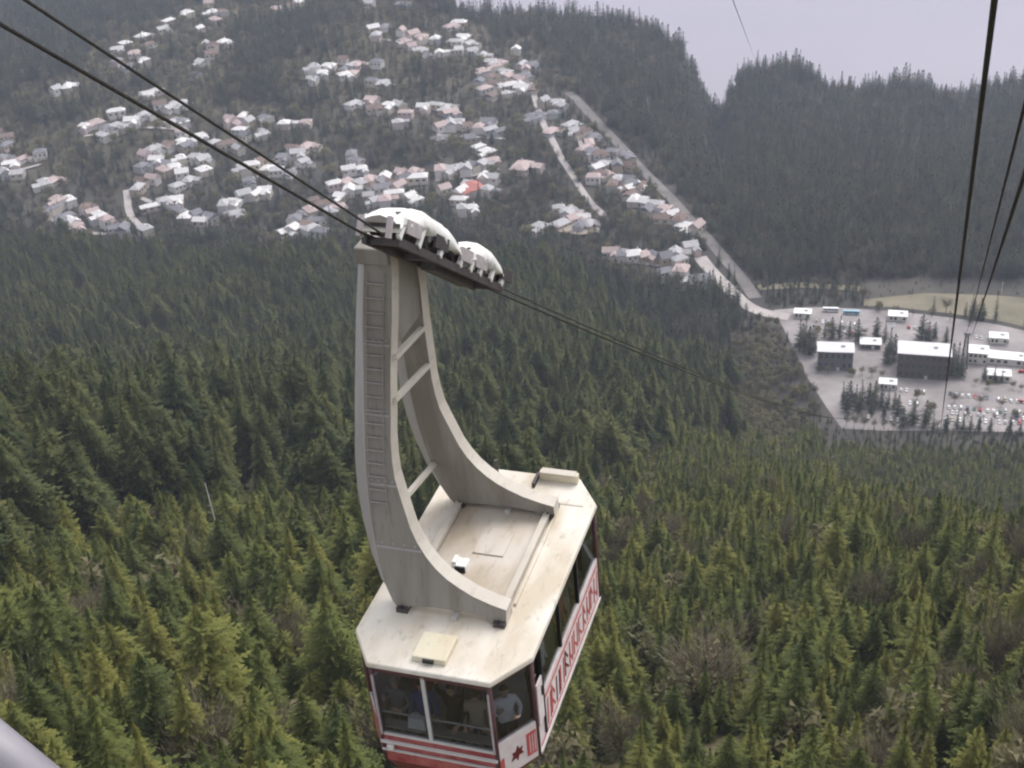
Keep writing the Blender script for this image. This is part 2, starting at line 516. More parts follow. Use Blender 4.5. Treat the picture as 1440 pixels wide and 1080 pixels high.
def bare_parts(seed, H, R, twigs=3000):
    """leafless broadleaf: limbs as thin tubes, twigs as slivers"""
    rg = random.Random(seed)
    tb = MB(); cv, cf = [], []
    r0 = H * .016 + .06
    tb.tube([(0, 0, -1), (0, 0, H * .35), (rg.uniform(-.3, .3), rg.uniform(-.3, .3), H * .7)], [r0, r0 * .75, r0 * .3], 6)
    ends = []
    for k in range(11):
        a = 6.283 * k / 11 + rg.uniform(-.3, .3)
        z0 = H * rg.uniform(.28, .6)
        l = R * rg.uniform(.6, 1.0)
        p0 = Vector((0, 0, z0)); p2 = Vector((math.cos(a) * l, math.sin(a) * l, min(H * .96, z0 + l * rg.uniform(.6, 1.5))))
        p1 = p0.lerp(p2, .5) + Vector((0, 0, -l * .1))
        tb.tube([p0, p1, p2], [r0 * .4, r0 * .25, r0 * .1], 4)
        ends += [p1, p2, p0.lerp(p2, .75)]
    ends.append(Vector((0, 0, H * .8)))
    for _ in range(twigs):
        e = rg.choice(ends)
        o = e + Vector((rg.gauss(0, R * .24), rg.gauss(0, R * .24), rg.gauss(0, R * .24)))
        d = (o - Vector((0, 0, H * .3))).normalized() + Vector((rg.uniform(-.6, .6), rg.uniform(-.6, .6), rg.uniform(-.1, .8)))
        d.normalize()
        l = rg.uniform(.5, 1.2) * R * .3; w = l * .032
        s = d.cross(Vector((rg.uniform(-1, 1), rg.uniform(-1, 1), rg.uniform(-1, 1))))
        if s.length < 1e-3: continue
        s.normalize()
        n = len(cv); cv.extend([o - s * w, o + s * w, o + d * l]); cf.append((n, n + 1, n + 2))
    return tb, cv, cf

def bush_parts(seed, H, R, leaves=520):
    """leafy broadleaf or shrub: leaf clumps spread through a few lobes"""
    rg = random.Random(seed)
    tb = MB(); cv, cf = [], []
    r0 = .05 + H * .012
    tb.tube([(0, 0, -.8), (0, 0, H * .5), (.1, .1, H * .8)], [r0, r0 * .6, r0 * .2], 5)
    lobes = [(Vector((rg.uniform(-.5, .5) * R, rg.uniform(-.5, .5) * R, H * rg.uniform(.4, .8))), R * rg.uniform(.4, .7)) for _ in range(8)]
    for _ in range(leaves):
        c, q = rg.choice(lobes)
        d = Vector((rg.gauss(0, 1), rg.gauss(0, 1), rg.gauss(0, 1))).normalized()
        p = c + d * q * rg.uniform(.55, 1.05)
        w = R * .2
        n = len(cv)
        cv.extend([p + Vector((rg.uniform(-w, w), rg.uniform(-w, w), rg.uniform(-w, w))) for _ in range(3)]); cf.append((n, n + 1, n + 2))
    return tb, cv, cf

class Kind:
    """one tree shape: crown mesh, trunk mesh, and both together for the far forest"""
    def __init__(self, name, parts, leaf, H, bark=M_bark):
        tb, cv, cf = parts
        self.H = H
        cb = MB(); cb.add(cv, cf)
        self.crown = cb.mesh(name + '_crown', leaf)
        self.trunk = tb.mesh(name + '_trunk', bark, smooth=True)
        jb = MB(); jb.add(cv, cf, 0); jb.add(tb.v, tb.f, 1)
        self.joined = bpy.data.objects.new(name + '_shape', jb.mesh(name + '_whole', [leaf, bark]))

KINDS = []
def reg(*a, **k):
    KINDS.append(Kind(*a, **k)); return len(KINDS) - 1
YOUNG = [reg('young_conifer', conifer_parts(10 + i, 11.0, (2.5, 3.0, 2.2, 2.9, 2.4, 3.1)[i], .03, 28, 13, (.78, .6, .85, .55, .7, .62)[i], (.2, .3, .22, .34, .25, .4)[i], 520), M_young, 11.0) for i in range(6)]
OLD = [reg('tall_conifer', conifer_parts(30 + i, 27.0, (4.9, 5.9, 4.4, 5.6, 5.2)[i], (.14, .2, .1, .28, .18)[i], 42, 13, (.7, .52, .8, .48, .6)[i], (.3, .42, .25, .55, .35)[i], 800), M_old, 27.0) for i in range(5)]
VALLEY = [reg('valley_conifer', conifer_parts(50 + i, 20.0, (3.7, 4.5, 3.3, 4.9)[i], .06, 18, 7, (.75, .55, .85, .48)[i], .35, 220), M_valley, 20.0) for i in range(4)]
BARE = [reg('bare_tree', bare_parts(70 + i, 12.0, (3.6, 4.2, 3.0)[i]), M_twig, 12.0) for i in range(3)]
BUSH = [reg('leafy_tree', bush_parts(80 + i, 7.0, (2.6, 3.1)[i]), M_scrub, 7.0) for i in range(2)]

# ------------------------------------------------------------------ the town: house places read off the photograph
HOUSE_ZONES = {
 'at the far left edge of the town': [(10,196),(10,211),(17,233),(8,250),(26,250),(34,226),(58,223)],
 'on the bare slope below the far left houses': [(75,257),(96,127),(80,133)],
 'in the small cluster high at upper left': [(200,55),(210,67),(230,46),(238,35),(165,72),(190,80),(165,92),(181,99),(205,92)],
 'between the two cables on the upper left slope': [(220,134),(226,153),(238,157),(251,149)],
 'in the row stepping downhill left of the cables': [(120,184),(138,176),(152,189),(146,197),(176,180),(165,165),(187,177),(203,167),(245,176)],
 'in the dense cluster under the lower cable': [(205,226),(200,240),(216,220),(233,236),(246,243),(256,230),(241,208),(256,206),(226,213),(200,263),(216,258),(195,273),(232,291),(250,287),(250,267)],
 'in the bright cluster by the left forest edge': [(84,291),(98,287),(121,297),(131,304),(74,301),(95,309),(103,317),(86,315),(108,325)],
 'beside the short curving road on the left': [(141,310),(152,319),(165,324),(175,331),(206,330),(213,297)],
 'strung along the top left skyline woods': [(295,10),(300,21),(304,34),(265,26),(281,46),(520,12),(566,10),(390,20),(420,8)],
 'in the short column on the upper hillside': [(290,66),(301,72),(315,67),(298,82),(285,93),(275,108)],
 'in the loose group by the upper centre woods': [(443,103),(454,109),(440,116),(463,97),(485,101),(498,95),(496,108)],
 'in the pinkish group above the upper cable': [(350,178),(343,168),(339,187),(325,175),(374,170),(346,198),(371,191),(401,180),(431,178)],
 'in the group where the upper cable crosses': [(420,221),(431,211),(426,232),(401,224),(412,214)],
 'between the cables in the middle of the town': [(252,176),(257,192),(281,196),(262,211),(276,226),(257,250),(286,231),(288,245),(266,259),(301,206),(320,211),(336,216)],
 'below the crossing of the cables': [(354,240),(366,234),(377,241),(390,246),(351,262),(361,279),(374,274),(344,281),(330,287)],
 'in the lower woods left of the carriage': [(253,303),(263,309),(283,317),(297,311),(316,297),(331,306),(425,311),(437,305),(449,316),(401,331),(428,322),(453,334)],
 'just behind the carriage on its left': [(455,294),(466,301),(477,298),(471,266),(486,262),(480,281),(492,274),(495,224),(491,246),(501,233),(509,244)],
 'in the pale upper rows under the skyline': [(525,46),(530,56),(541,41),(565,50),(571,66),(581,55),(590,76),(601,82),(613,62),(618,79),(635,42),(646,39),(651,55),(641,64),(659,66),(646,77)],
 'in the small upper group left of centre': [(503,95),(485,111),(531,95),(525,121)],
 'clustered at the head of the winding road': [(678,83),(691,90),(697,99),(680,105),(674,119),(713,114),(690,113),(681,131),(691,140),(703,128),(712,137),(726,124),(738,111),(726,76),(734,96)],
 'scattered across the centre woods': [(497,150),(524,145),(526,158),(562,155),(571,164),(560,179),(596,157),(613,153),(633,162)],
 'in the terrace rows at the town centre': [(620,184),(634,182),(643,177),(622,198),(656,181),(675,185),(690,188),(703,190),(661,201),(673,213),(686,216)],
 'in the bright front row above the carriage': [(519,259),(526,270),(542,256),(549,265),(565,249),(571,259),(582,248),(588,257),(519,282),(531,287),(555,279),(561,269),(576,281),(586,287)],
 'in the group right of the carriage': [(620,246),(633,243),(643,239),(666,241),(678,236),(692,231),(625,273),(648,277),(660,263),(681,257),(686,275),(646,288),(650,303),(662,303)],
 'on the upper part of the housing strip': [(740,104),(734,119),(746,126),(765,150),(780,147),(791,154),(778,166),(760,167),(775,188)],
 'in mid strip beside the winding road': [(802,179),(811,190),(823,194),(829,206),(831,220),(842,225),(822,213),(839,241),(849,234),(845,251),(856,250)],
 'on the lower strip beside the long straight road': [(862,266),(871,257),(879,273),(891,265),(902,266),(886,279),(893,287),(906,291),(874,222),(882,240),(868,240),(921,293),(931,313),(945,309),(956,316),(966,323),(980,327),(911,303),(935,299)],
 'around the tan clearing': [(800,307),(816,326),(828,321),(760,327),(789,323),(808,313)],
 'along the level street above the forest edge': [(860,363),(875,366),(891,366),(906,366),(921,367),(936,372),(955,374),(936,385),(958,389),(970,353),(968,406),(985,402)],
}
EXTRA_HOUSES = [((378, 376), 'white house standing alone in the forest, left of a pair', 0), ((391, 375), 'white house standing alone in the forest, right of a pair', 0)]

WALLS = [('white', (0.74, 0.69, 0.67)), ('cream', (0.66, 0.59, 0.51)), ('pale pink', (0.62, 0.50, 0.48)), ('pale grey', (0.50, 0.49, 0.50)), ('tan', (0.45, 0.37, 0.30))]
ROOFS = [('pale grey', (0.48, 0.46, 0.47)), ('grey', (0.22, 0.21, 0.23)), ('brown', (0.20, 0.14, 0.12)), ('white', (0.74, 0.71, 0.70)), ('pinkish', (0.50, 0.39, 0.375))]
M_wall = [mat('wall_' + n.replace(' ', '_'), c, tuple(x * .9 for x in c), scale=.4, rough=.85) for n, c in WALLS]
M_roof = [mat('roof_' + n.replace(' ', '_'), c, tuple(x * .82 for x in c), scale=.5, rough=.85) for n, c in ROOFS]
M_pane = mat('dark_pane', (0.03, 0.035, 0.04), rough=.15, spec=.6)
M_redroof = mat('roof_red', (0.42, 0.14, 0.12), (0.5, 0.2, 0.17), scale=.5, rough=.85)

def house_shapes(w, d, h, rise, wing, hip):
    wb, rb, pb = MB(), MB(), MB()
    wb.box((0, 0, h / 2 - .8), (w, d, h + 1.6))
    def roof(x, y, w, d, h, rise, along_x, hip):
        o = .45; t = .22
        hw, hd = w / 2 + o, d / 2 + o
        if along_x:
            k = hw - (hd * .8 if hip else 0)
            v = [(x - hw, y - hd, h), (x + hw, y - hd, h), (x + hw, y + hd, h), (x - hw, y + hd, h), (x - k, y, h + rise), (x + k, y, h + rise)]
            f = [(0, 1, 5, 4), (2, 3, 4, 5), (1, 2, 5), (3, 0, 4)]
        else:
            k = hd - (hw * .8 if hip else 0)
            v = [(x - hw, y - hd, h), (x + hw, y - hd, h), (x + hw, y + hd, h), (x - hw, y + hd, h), (x, y - k, h + rise), (x, y + k, h + rise)]
            f = [(1, 2, 5, 4), (3, 0, 4, 5), (0, 1, 4), (2, 3, 5)]
        lo = [(a, b, c - t) for a, b, c in v[:4]]
        rb.add(v + lo, f + [(9, 8, 7, 6), (0, 6, 7, 1), (1, 7, 8, 2), (2, 8, 9, 3), (3, 9, 6, 0)])
    roof(0, 0, w, d, h, rise, True, hip)
    if wing:
        ww, wd, wh = w * .48, d * .7, h * .8
        wb.box((w * .22, -d / 2 - wd / 2 + .3, wh / 2 - .8), (ww, wd, wh + 1.6))
        roof(w * .22, -d / 2 - wd / 2 + .3, ww, wd, wh, rise * .8, False, False)
    rb.box((w * .28, d * .12, h + rise * .9), (.8, .8, 1.6))
    wins = []
    n = 3 if w > 11 else 2
    for k in range(n):
        x = -w / 2 + w * (k + .5) / n - (.8 if wing else 0)
        wins.append((x, -d / 2 - .04, h * .62))
    pb.box((0, 0, 0), (1.8, .12, 1.3))
    return wb, rb, pb, wins
HSHAPES = []
for a in [(12, 9, 5.2, 2.6, True, False), (13.5, 9.5, 5.6, 2.2, False, True), (10.5, 8.5, 5.6, 3.0, False, False), (15, 10, 4.0, 2.4, True, True), (11, 9, 6.2, 2.4, True, True)]:
    wb, rb, pb, wins = house_shapes(*a)
    HSHAPES.append(([wb.mesh('wall', mm_) for mm_ in M_wall], [rb.mesh('roof', mm_) for mm_ in M_roof + [M_redroof]], pb.mesh('window', M_pane), wins))

houses_xy = []
def add_house(p, zone, label=None, wi=None, ri=None, si=None):
    g = ground_hit(*p)
    rg = random.Random(int(p[0] * 1000 + p[1]))
    wi = rg.choices(range(5), (5, 4, 3, 3, 2))[0] if wi is None else wi
    ri = rg.choices(range(5), (4, 3, 2, 4, 3))[0] if ri is None else ri
    si = rg.randrange(5) if si is None else si
    W_, R_, P_, wins = HSHAPES[si]
    rz = rg.choice([.25, -.4, -.9, .9, 1.4]) + rg.uniform(-.3, .3)
    h = empty('house', g, rz)
    h.scale = (rg.uniform(.9, 1.4), rg.uniform(.9, 1.35), rg.uniform(.85, 1.4))
    place_copy('wall', W_[wi], (0, 0, 0), parent=h)
    place_copy('roof', R_[ri], (0, 0, 0), parent=h)
    for q in wins: place_copy('window', P_, q, parent=h)
    rn = (ROOFS[ri][0] if ri < 5 else 'red')
    tag(h, label or f'{WALLS[wi][0]} house with {rn} roof {zone}', 'house', None if label else 'houses ' + zone)
    houses_xy.append(g[:2])
    return h
rx_ = random.Random(21)
for zone, pts in HOUSE_ZONES.items():
    for p in pts: add_house(p, zone)
    for p in pts:
        q = (p[0] + rx_.choice((-1, 1)) * rx_.uniform(10, 15), p[1] + rx_.uniform(-7, 7))
        if rx_.random() < .30 and min(math.hypot(q[0] - o[0], q[1] - o[1]) for o in pts) > 8: add_house(q, zone)
for p, lab, _ in EXTRA_HOUSES: add_house(p, '', lab, 0, 3, 2)
add_house((667, 270), '', 'large building with a salmon red roof right of the carriage', 2, 5, 3).scale = (1.5, 1.5, 1.5)
add_house((734, 241), '', 'pink walled building standing alone beside the winding road', 2, 4, 3).scale = (1.6, 1.6, 1.5)
add_house((890, 268), '', 'long white roofed building in the lower housing strip', 0, 3, 3).scale = (1.7, 1.2, 1.2)
houses_xy = np.array(houses_xy)

# ------------------------------------------------------------------ forest
def in_poly(x, y, poly):
    poly = np.asarray(poly); inside = np.zeros(x.shape, bool)
    j = len(poly) - 1
    for i in range(len(poly)):
        xi, yi = poly[i]; xj, yj = poly[j]
        c = ((yi > y) != (yj > y)) & (x < (xj - xi) * (y - yi) / (yj - yi + 1e-12) + xi)
        inside ^= c; j = i
    return inside

def candidates(y0, y1, sp):
    gx = np.arange(-0.62 * y1 - 60, 0.62 * y1 + 60, sp); gy = np.arange(y0, y1, sp)
    X, Y = np.meshgrid(gx, gy)
    X = X + rng.uniform(-.48, .48, X.shape) * sp; Y = Y + rng.uniform(-.48, .48, Y.shape) * sp
    X, Y = X.ravel(), Y.ravel()
    k = (np.abs(X) < 0.6 * Y + 45)
    X, Y = X[k], Y[k]
    Z = terrain(X, Y)
    px, py, dz = project(np.stack([X, Y, Z], 1))
    k = (dz > 40) & (px > -170) & (px < 1610) & (py > -60) & (py < 1330)
    return X[k], Y[k], Z[k], px[k], py[k]

parts_ = [candidates(60, 420, 3.3), candidates(420, 720, 3.9), candidates(720, 1160, 5.0), candidates(1160, 2450, 6.6)]
FX, FY, FZ, PX, PY = [np.concatenate([p[i] for p in parts_]) for i in range(5)]
BAND = np.concatenate([np.full(len(p[0]), i) for i, p in enumerate(parts_)])
N_ = len(FX)
U = rng.random(N_); U2 = rng.random(N_)
noise = np.sin(FX / 31 + 1.3) * np.sin(FY / 37) + .6 * np.sin(FX / 13 - FY / 17) + .4 * np.sin(FX / 7.1 + FY / 9.3)

# which kind of wood grows where
young_line = np.interp(PX, [-200, 0, 120, 260, 400, 500, 640, 760, 850, 900, 1000, 1200, 1440, 1600], [890, 850, 800, 745, 735, 755, 800, 790, 720, 650, 618, 600, 600, 600])
is_young = PY > young_line + 18 * noise

slope = FY < np.interp(FX, [-900, -450, -180, 20, 60, 110, 200, 260, 900], [1190, 1100, 1020, 1015, 960, 830, 705, 690, 690])
brown = (((PX - 1080 - (PY - 545) * .12) / 62) ** 2 + ((PY - 545) / 98) ** 2 < 1 + .3 * noise) | (((PX - 350) / 26) ** 2 + ((PY - 905) / 22) ** 2 < 1)

keep = np.ones(N_, bool); kind = np.zeros(N_, int); height = np.zeros(N_)
pick = lambda arr, n: np.asarray(arr)[rng.integers(0, len(arr), n)]
# young stands
y_ = slope & is_young
kind[y_] = pick(YOUNG, y_.sum()); height[y_] = rng.normal(10.2, 2.9, y_.sum()).clip(3.5, 19)
keep[y_] = U[y_] < np.where(BAND[y_] == 0, .62, .85) * np.where(noise[y_] < -1.0, .6, 1.0)
yl = y_ & (PX < 560); height[yl] *= 1.2; keep[yl] &= U[yl] < .46
# old stands
o_ = slope & ~is_young
kind[o_] = pick(OLD, o_.sum()); height[o_] = rng.normal(22, 4.8, o_.sum()).clip(9, 36) + np.where(PX[o_] < 480, 5, 0)
keep[o_] = U[o_] < np.array([.24, .36, .56, .76])[BAND[o_]] * np.where(noise[o_] < -1.0, .5, 1.0)
mix = o_ & (U2 < .16); kind[mix] = pick(YOUNG, mix.sum()); height[mix] = rng.uniform(8, 17, mix.sum())
br_ = slope & (rng.random(N_) < .05); kind[br_] = pick(BARE, br_.sum()); height[br_] = rng.uniform(7, 13, br_.sum())
sb_ = slope & (rng.random(N_) < .05); kind[sb_] = pick(BUSH, sb_.sum()); height[sb_] = rng.uniform(5, 11, sb_.sum())
right_mid = slope & is_young & (PX > 860) & (PY < 780)
height[right_mid] *= .92
# plateau and valley
v_ = ~slope
kind[v_] = pick(VALLEY, v_.sum()); height[v_] = rng.normal(17.5, 4.4, v_.sum()).clip(7, 30)
keep[v_] = U[v_] < .86
RR = np.hypot(FX, FY)
rim = v_ & (RR > R_END - 130) & (RR < R_END + 20) & (FX > -20)
height[rim] = (rng.normal(17, 6.5, rim.sum()) + 4 * noise[rim]).clip(6, 33); keep[rim] = U[rim] < .62
bv_ = v_ & (rng.random(N_) < .06); kind[bv_] = pick(BARE, bv_.sum()); height[bv_] = rng.uniform(9, 15, bv_.sum())
# brown leafless patches
b_ = brown
kind[b_] = np.where(U2[b_] < .35, pick(BARE, b_.sum()), pick(BUSH, b_.sum())); height[b_] = rng.uniform(3.5, 8.5, b_.sum()); keep[b_] = U[b_] < .9

# the town: thinner, lower, partly leafless, open in front of each house
town = v_ & (FX < 250) & (PX < 1010) & (FY > 950)
dmin = np.full(N_, 1e9); hidden = np.zeros(N_, bool)
ti = np.where(town | (v_ & (FY < 1500)) | (slope & (FY > 900)))[0]
for hx, hy in houses_xy:
    dx, dy = FX[ti] - hx, FY[ti] - hy
    d2 = np.hypot(dx, dy); dmin[ti] = np.minimum(dmin[ti], d2)
    r_ = math.hypot(hx, hy); ux, uy = -hx / r_, -hy / r_
    al = dx * ux + dy * uy; ac = np.abs(-dx * uy + dy * ux)
    hidden[ti] |= ((al > -4) & (al < 17) & (ac < 7)) | (d2 < 8.0)
near_h = town & (dmin < 38)
keep &= ~hidden
keep[near_h] &= U2[near_h] < .85
height[near_h] *= .56
lv = town & (rng.random(N_) < np.where(dmin < 60, .24, .10))
kind[lv] = np.where(U[lv] < .6, pick(BARE, lv.sum()), pick(BUSH, lv.sum())); height[lv] = rng.uniform(6, 12, lv.sum())
keep[lv] &= U2[lv] < .8
# roads, car park, lawn
rw = [8, 5.5, 9, 6, 6] + [4.5] * 10
for rd, wd in zip(roads, rw):
    cx, cy = rd.mean(0); rr = np.max(np.hypot(rd[:, 0] - cx, rd[:, 1] - cy)) + 60
    ii = np.where(keep & (np.hypot(FX - cx, FY - cy) < rr))[0]
    for q in rd[::2]:
        rq = math.hypot(*q); ux, uy = -q[0] / rq, -q[1] / rq
        dx, dy = FX[ii] - q[0], FY[ii] - q[1]
        al = dx * ux + dy * uy; ac = np.abs(-dx * uy + dy * ux)
        keep[ii] &= ~((np.hypot(dx, dy) < wd) | ((al > 0) & (al < 15) & (ac < wd * .6)))
big_lot = np.array(LOT_W); c_ = big_lot.mean(0); big_lot = c_ + (big_lot - c_) * 1.03
keep &= ~in_poly(FX, FY, big_lot)
keep &= ~in_poly(FX, FY, FIELD_W)
bare_poly = np.array([p[:2] for p in bare_c]); keep &= ~in_poly(FX, FY, bare_poly)
for q in LOT_W[-7:]:            # low growth only in front of the car park
    pass
front = (PX > 1150) & (PY < 665) & (PY > 585)
height[front] = np.minimum(height[front], 4.5 + np.clip(PY[front] - 615, 0, 50) * .12)
side_strip = (PX > 1050) & (PX < 1190) & (PY > 430) & (PY < 620)
height[side_strip] = np.minimum(height[side_strip], 8.5)
back = v_ & (PX > 1040) & (PY > 392) & (PY < 440)
height[back] = np.minimum(height[back], np.where(PX[back] > 1215, 3.2, 9.0))
keep &= ~(back & (PX > 1215) & (U2 > .5))
keep &= (height > 0)
sel = np.where(keep)[0]

# the nearest ones are trees of their own, the rest one forest
dist = np.sqrt(FX ** 2 + FY ** 2 + (FZ - CAM_Z) ** 2)
inview = (PX > -5) & (PX < 1445) & (PY > 300) & (PY < 1085 + 40)
cabin_box = (PX > 500) & (PX < 850) & (PY > 640)
size = np.where(inview & ~cabin_box & keep, height / dist, 0)
order = np.argsort(-size)[:236]
single = np.zeros(N_, bool); single[order] = True
TREE_WORD = {}
for k in YOUNG: TREE_WORD[k] = ('young_conifer', 'young olive green conifer')
for k in OLD: TREE_WORD[k] = ('tall_conifer', 'tall dark green conifer')
for k in VALLEY: TREE_WORD[k] = ('conifer', 'dark conifer')
for k in BARE: TREE_WORD[k] = ('bare_tree', 'leafless brown tree')
for k in BUSH: TREE_WORD[k] = ('leafy_tree', 'low leafy olive tree')

def add_tree(k, loc, h, rz, label, group, sx=1.0):
    K = KINDS[k]; s = h / K.H
    t = empty(TREE_WORD[k][0], loc, rz)
    t.scale = (s * sx, s * sx, s)
    place_copy('trunk', K.trunk, (0, 0, 0), parent=t)
    place_copy('crown', K.crown, (0, 0, 0), parent=t)
    return tag(t, label, 'tree', group)

for i in order:
    w = TREE_WORD[kind[i]][1]
    yb = PY[i]
    if PX[i] < 170: zone = 'at the far left, ' + ('just above the corner rail' if yb > 930 else 'above the corner rail' if yb > 800 else 'below the open skyline of the old wood' if yb > 640 else 'high in the old wood')
    elif PX[i] < 340: zone = 'midway between left edge and cabin, ' + ('at the bottom edge' if yb > 980 else 'in the lower stand' if yb > 830 else 'beside the pale dead trunk' if yb > 690 else 'high in the old wood')
    elif PX[i] < 505: zone = 'close left of the cabin, ' + ('at the bottom edge' if yb > 980 else 'level with its windows and roof' if yb > 830 else 'level with the foot of the hanger' if yb > 690 else 'level with the middle of the hanger')
    elif PX[i] < 1010: zone = 'close right of the cabin, ' + ('at the bottom edge' if yb > 1000 else 'by the leafless brown tree')
    elif PX[i] < 1250: zone = 'right of the brown tree, ' + ('at the bottom edge' if yb > 1000 else 'in the lower stand')
    else: zone = 'at the far right, ' + ('at the bottom edge' if yb > 1000 else 'in the lower stand' if yb > 850 else 'in the dark clump')
    add_tree(int(kind[i]), (FX[i], FY[i], FZ[i]), height[i], rng.uniform(0, 6.28), f'{w} {zone}', f'{w}s {zone}', rng.uniform(.9, 1.2) * (1.22 if (y_[i] and PX[i] < 560) else 1.0))

rest = sel[~single[sel]]
shapes = bpy.data.collections.new('tree_shapes')
for K in KINDS:
    shapes.objects.link(K.joined)
shape_names = sorted([K.joined.name for K in KINDS])
remap = np.array([shape_names.index(K.joined.name) for K in KINDS])
fm = bpy.data.meshes.new('forest')
fm.from_pydata(np.stack([FX, FY, FZ], 1)[rest].tolist(), [], [])
Hk = np.array([K.H for K in KINDS])
s_ = height[rest] / Hk[kind[rest]]
wide = rng.uniform(.9, 1.2, len(rest)) * np.where(rim[rest], 1.25, np.where(town[rest], 1.3, 1.0)) * np.where(y_[rest] & (PX[rest] < 560), 1.22, 1.0)
a_k = fm.attributes.new('shape', 'INT', 'POINT'); a_k.data.foreach_set('value', remap[kind[rest]].astype(np.int32))
a_r = fm.attributes.new('turn', 'FLOAT', 'POINT'); a_r.data.foreach_set('value', rng.uniform(0, 6.283, len(rest)).astype(np.float32))
a_s = fm.attributes.new('size', 'FLOAT_VECTOR', 'POINT'); a_s.data.foreach_set('vector', np.stack([s_ * wide, s_ * wide, s_], 1).astype(np.float32).ravel())
forest = bpy.data.objects.new('forest', fm)
COL.objects.link(forest)
tag(forest, 'dense forest of conifers covering the mountainside and the valley plateau', 'forest', kind='stuff')
ng = bpy.data.node_groups.new('forest_trees', 'GeometryNodeTree')
ng.interface.new_socket('Geometry', in_out='INPUT', socket_type='NodeSocketGeometry')
ng.interface.new_socket('Geometry', in_out='OUTPUT', socket_type='NodeSocketGeometry')
gi = ng.nodes.new('NodeGroupInput'); go = ng.nodes.new('NodeGroupOutput')
ip = ng.nodes.new('GeometryNodeInstanceOnPoints')
ci = ng.nodes.new('GeometryNodeCollectionInfo'); ci.inputs['Collection'].default_value = shapes
ci.inputs['Separate Children'].default_value = True; ci.inputs['Reset Children'].default_value = True
def attr(name, dt):
    n = ng.nodes.new('GeometryNodeInputNamedAttribute'); n.data_type = dt; n.inputs['Name'].default_value = name
    return n.outputs['Attribute']
cx = ng.nodes.new('ShaderNodeCombineXYZ')
e2 = ng.nodes.new('FunctionNodeEulerToRotation')
G = ng.links.new
G(gi.outputs[0], ip.inputs['Points']); G(ci.outputs[0], ip.inputs['Instance'])
ip.inputs['Pick Instance'].default_value = True
G(attr('shape', 'INT'), ip.inputs['Instance Index'])
G(attr('turn', 'FLOAT'), cx.inputs['Z']); G(cx.outputs[0], e2.inputs[0]); G(e2.outputs[0], ip.inputs['Rotation'])
G(attr('size', 'FLOAT_VECTOR'), ip.inputs['Scale'])
G(ip.outputs[0], go.inputs[0])
forest.modifiers.new('trees', 'NODES').node_group = ng
print('forest points', len(rest), 'single trees', len(order))

# dead trunks and the odd leafless crown in the near woods
def snag(px, py, h, label, lean=0.0):
    g = ground_hit(px, py)
    b = MB(); b.tube([(0, 0, -1), (lean * h * .4, 0, h * .4), (lean * h, .1, h)], [.32, .24, .08], 7)
    for z, a, l in ((.5, .4, 1.6), (.62, 2.6, 1.3), (.74, 4.4, 1.1), (.83, 1.4, .8)):
        c0 = (lean * h * z, 0, h * z)
        b.tube([c0, (c0[0] + math.cos(a) * l, math.sin(a) * l, c0[2] + .35)], [.07, .025], 5)
    o = b.build('dead_tree', M_snag, smooth=True); o.location = g
    return tag(o, label, 'tree')
snag(318, 792, 22, 'tall pale dead trunk in the wood left of the cabin', -.05)
snag(428, 812, 15, 'short pale dead trunk nearest the hanger in the left wood', .03)
snag(20, 812, 17, 'pale dead trunk at the left edge of the photo', -.06)
g = ground_hit(990, 1000)
add_tree(BARE[1], g, 15, .6, 'rounded leafless brown tree standing out of the young conifers right of the cabin', None, 1.25)
add_tree(BARE[0], ground_hit(350, 935), 9, 1.6, 'leafless pinkish brown tree in the young conifers left of the cabin', None, 1.1)
add_tree(BARE[2], ground_hit(1425, 800), 14, 2.2, 'leafless brown tree at the right edge of the slope', None, 1.1)

# ------------------------------------------------------------------ the foot of the mountain: buildings, coaches, cars, trees, mast
M_bwall = mat('lodge_timber', (0.07, 0.052, 0.05), (0.11, 0.085, 0.08), scale=.6, rough=.85)
M_bpale = mat('lodge_render', (0.62, 0.60, 0.57), (0.70, 0.67, 0.64), scale=.4, rough=.85)
M_bgrey = mat('lodge_grey', (0.12, 0.125, 0.135), (0.17, 0.17, 0.18), scale=.6, rough=.85)
M_flat = mat('flat_roof_pale', (0.60, 0.58, 0.60), (0.72, 0.70, 0.70), scale=.3, rough=.85)
M_flatw = mat('flat_roof_white', (0.78, 0.77, 0.76), (0.85, 0.84, 0.83), scale=.3, rough=.8)

def building(px, py, w, d, h, rz, wm, rm, label, name='lodge', floors=2, cols=6, over=.9, roof_t=.6):
    g = at(px, py, ZB)
    t = empty(name, (g[0], g[1], ZB), rz)
    MB().box((0, d / 2, h / 2 - .1), (w, d, h + .2)).build('wall', wm, t)
    r = MB().box((0, d / 2, h + roof_t / 2 + .02), (w + over * 2, d + over * 2, roof_t)).build('roof', rm, t)
    MB().box((w * .22, d * .62, h + roof_t + .7), (2.6, 2.2, 1.4)).build('roof_vent', rm, r)
    pm = MB().box((0, 0, 0), (w / cols * .56, .16, h / floors * .46)).mesh('window', M_pane)
    for f in range(floors):
        for c in range(cols):
            if f == 0 and c == cols // 2: continue
            place_copy('window', pm, (-w / 2 + w * (c + .5) / cols, -.06, h * (f + .55) / floors), parent=t)
    MB().box((-w / 2 + w * (cols // 2 + .5) / cols, -.06, 1.25), (1.8, .2, 2.5)).build('door', M_bpale, t)
    return tag(t, label, 'building')
building(1297, 533, 33, 17, 18, -.30, M_bwall, M_flat, 'large dark timber lodge with pale flat roof in the car park', floors=3, cols=8)
building(1174, 521, 23, 13, 14, -.22, M_bgrey, M_flat, 'smaller grey lodge with pale roof at the left of the car park', floors=2, cols=6)
building(1224, 491, 13, 9, 3.6, -.25, M_bwall, M_flatw, 'low hut with bright white roof between the two lodges', 'hut', 1, 4)
building(1418, 514, 34, 10, 4.5, -.36, M_bpale, M_flatw, 'long low shed with bright white roof at the right edge', 'shed', 1, 8)
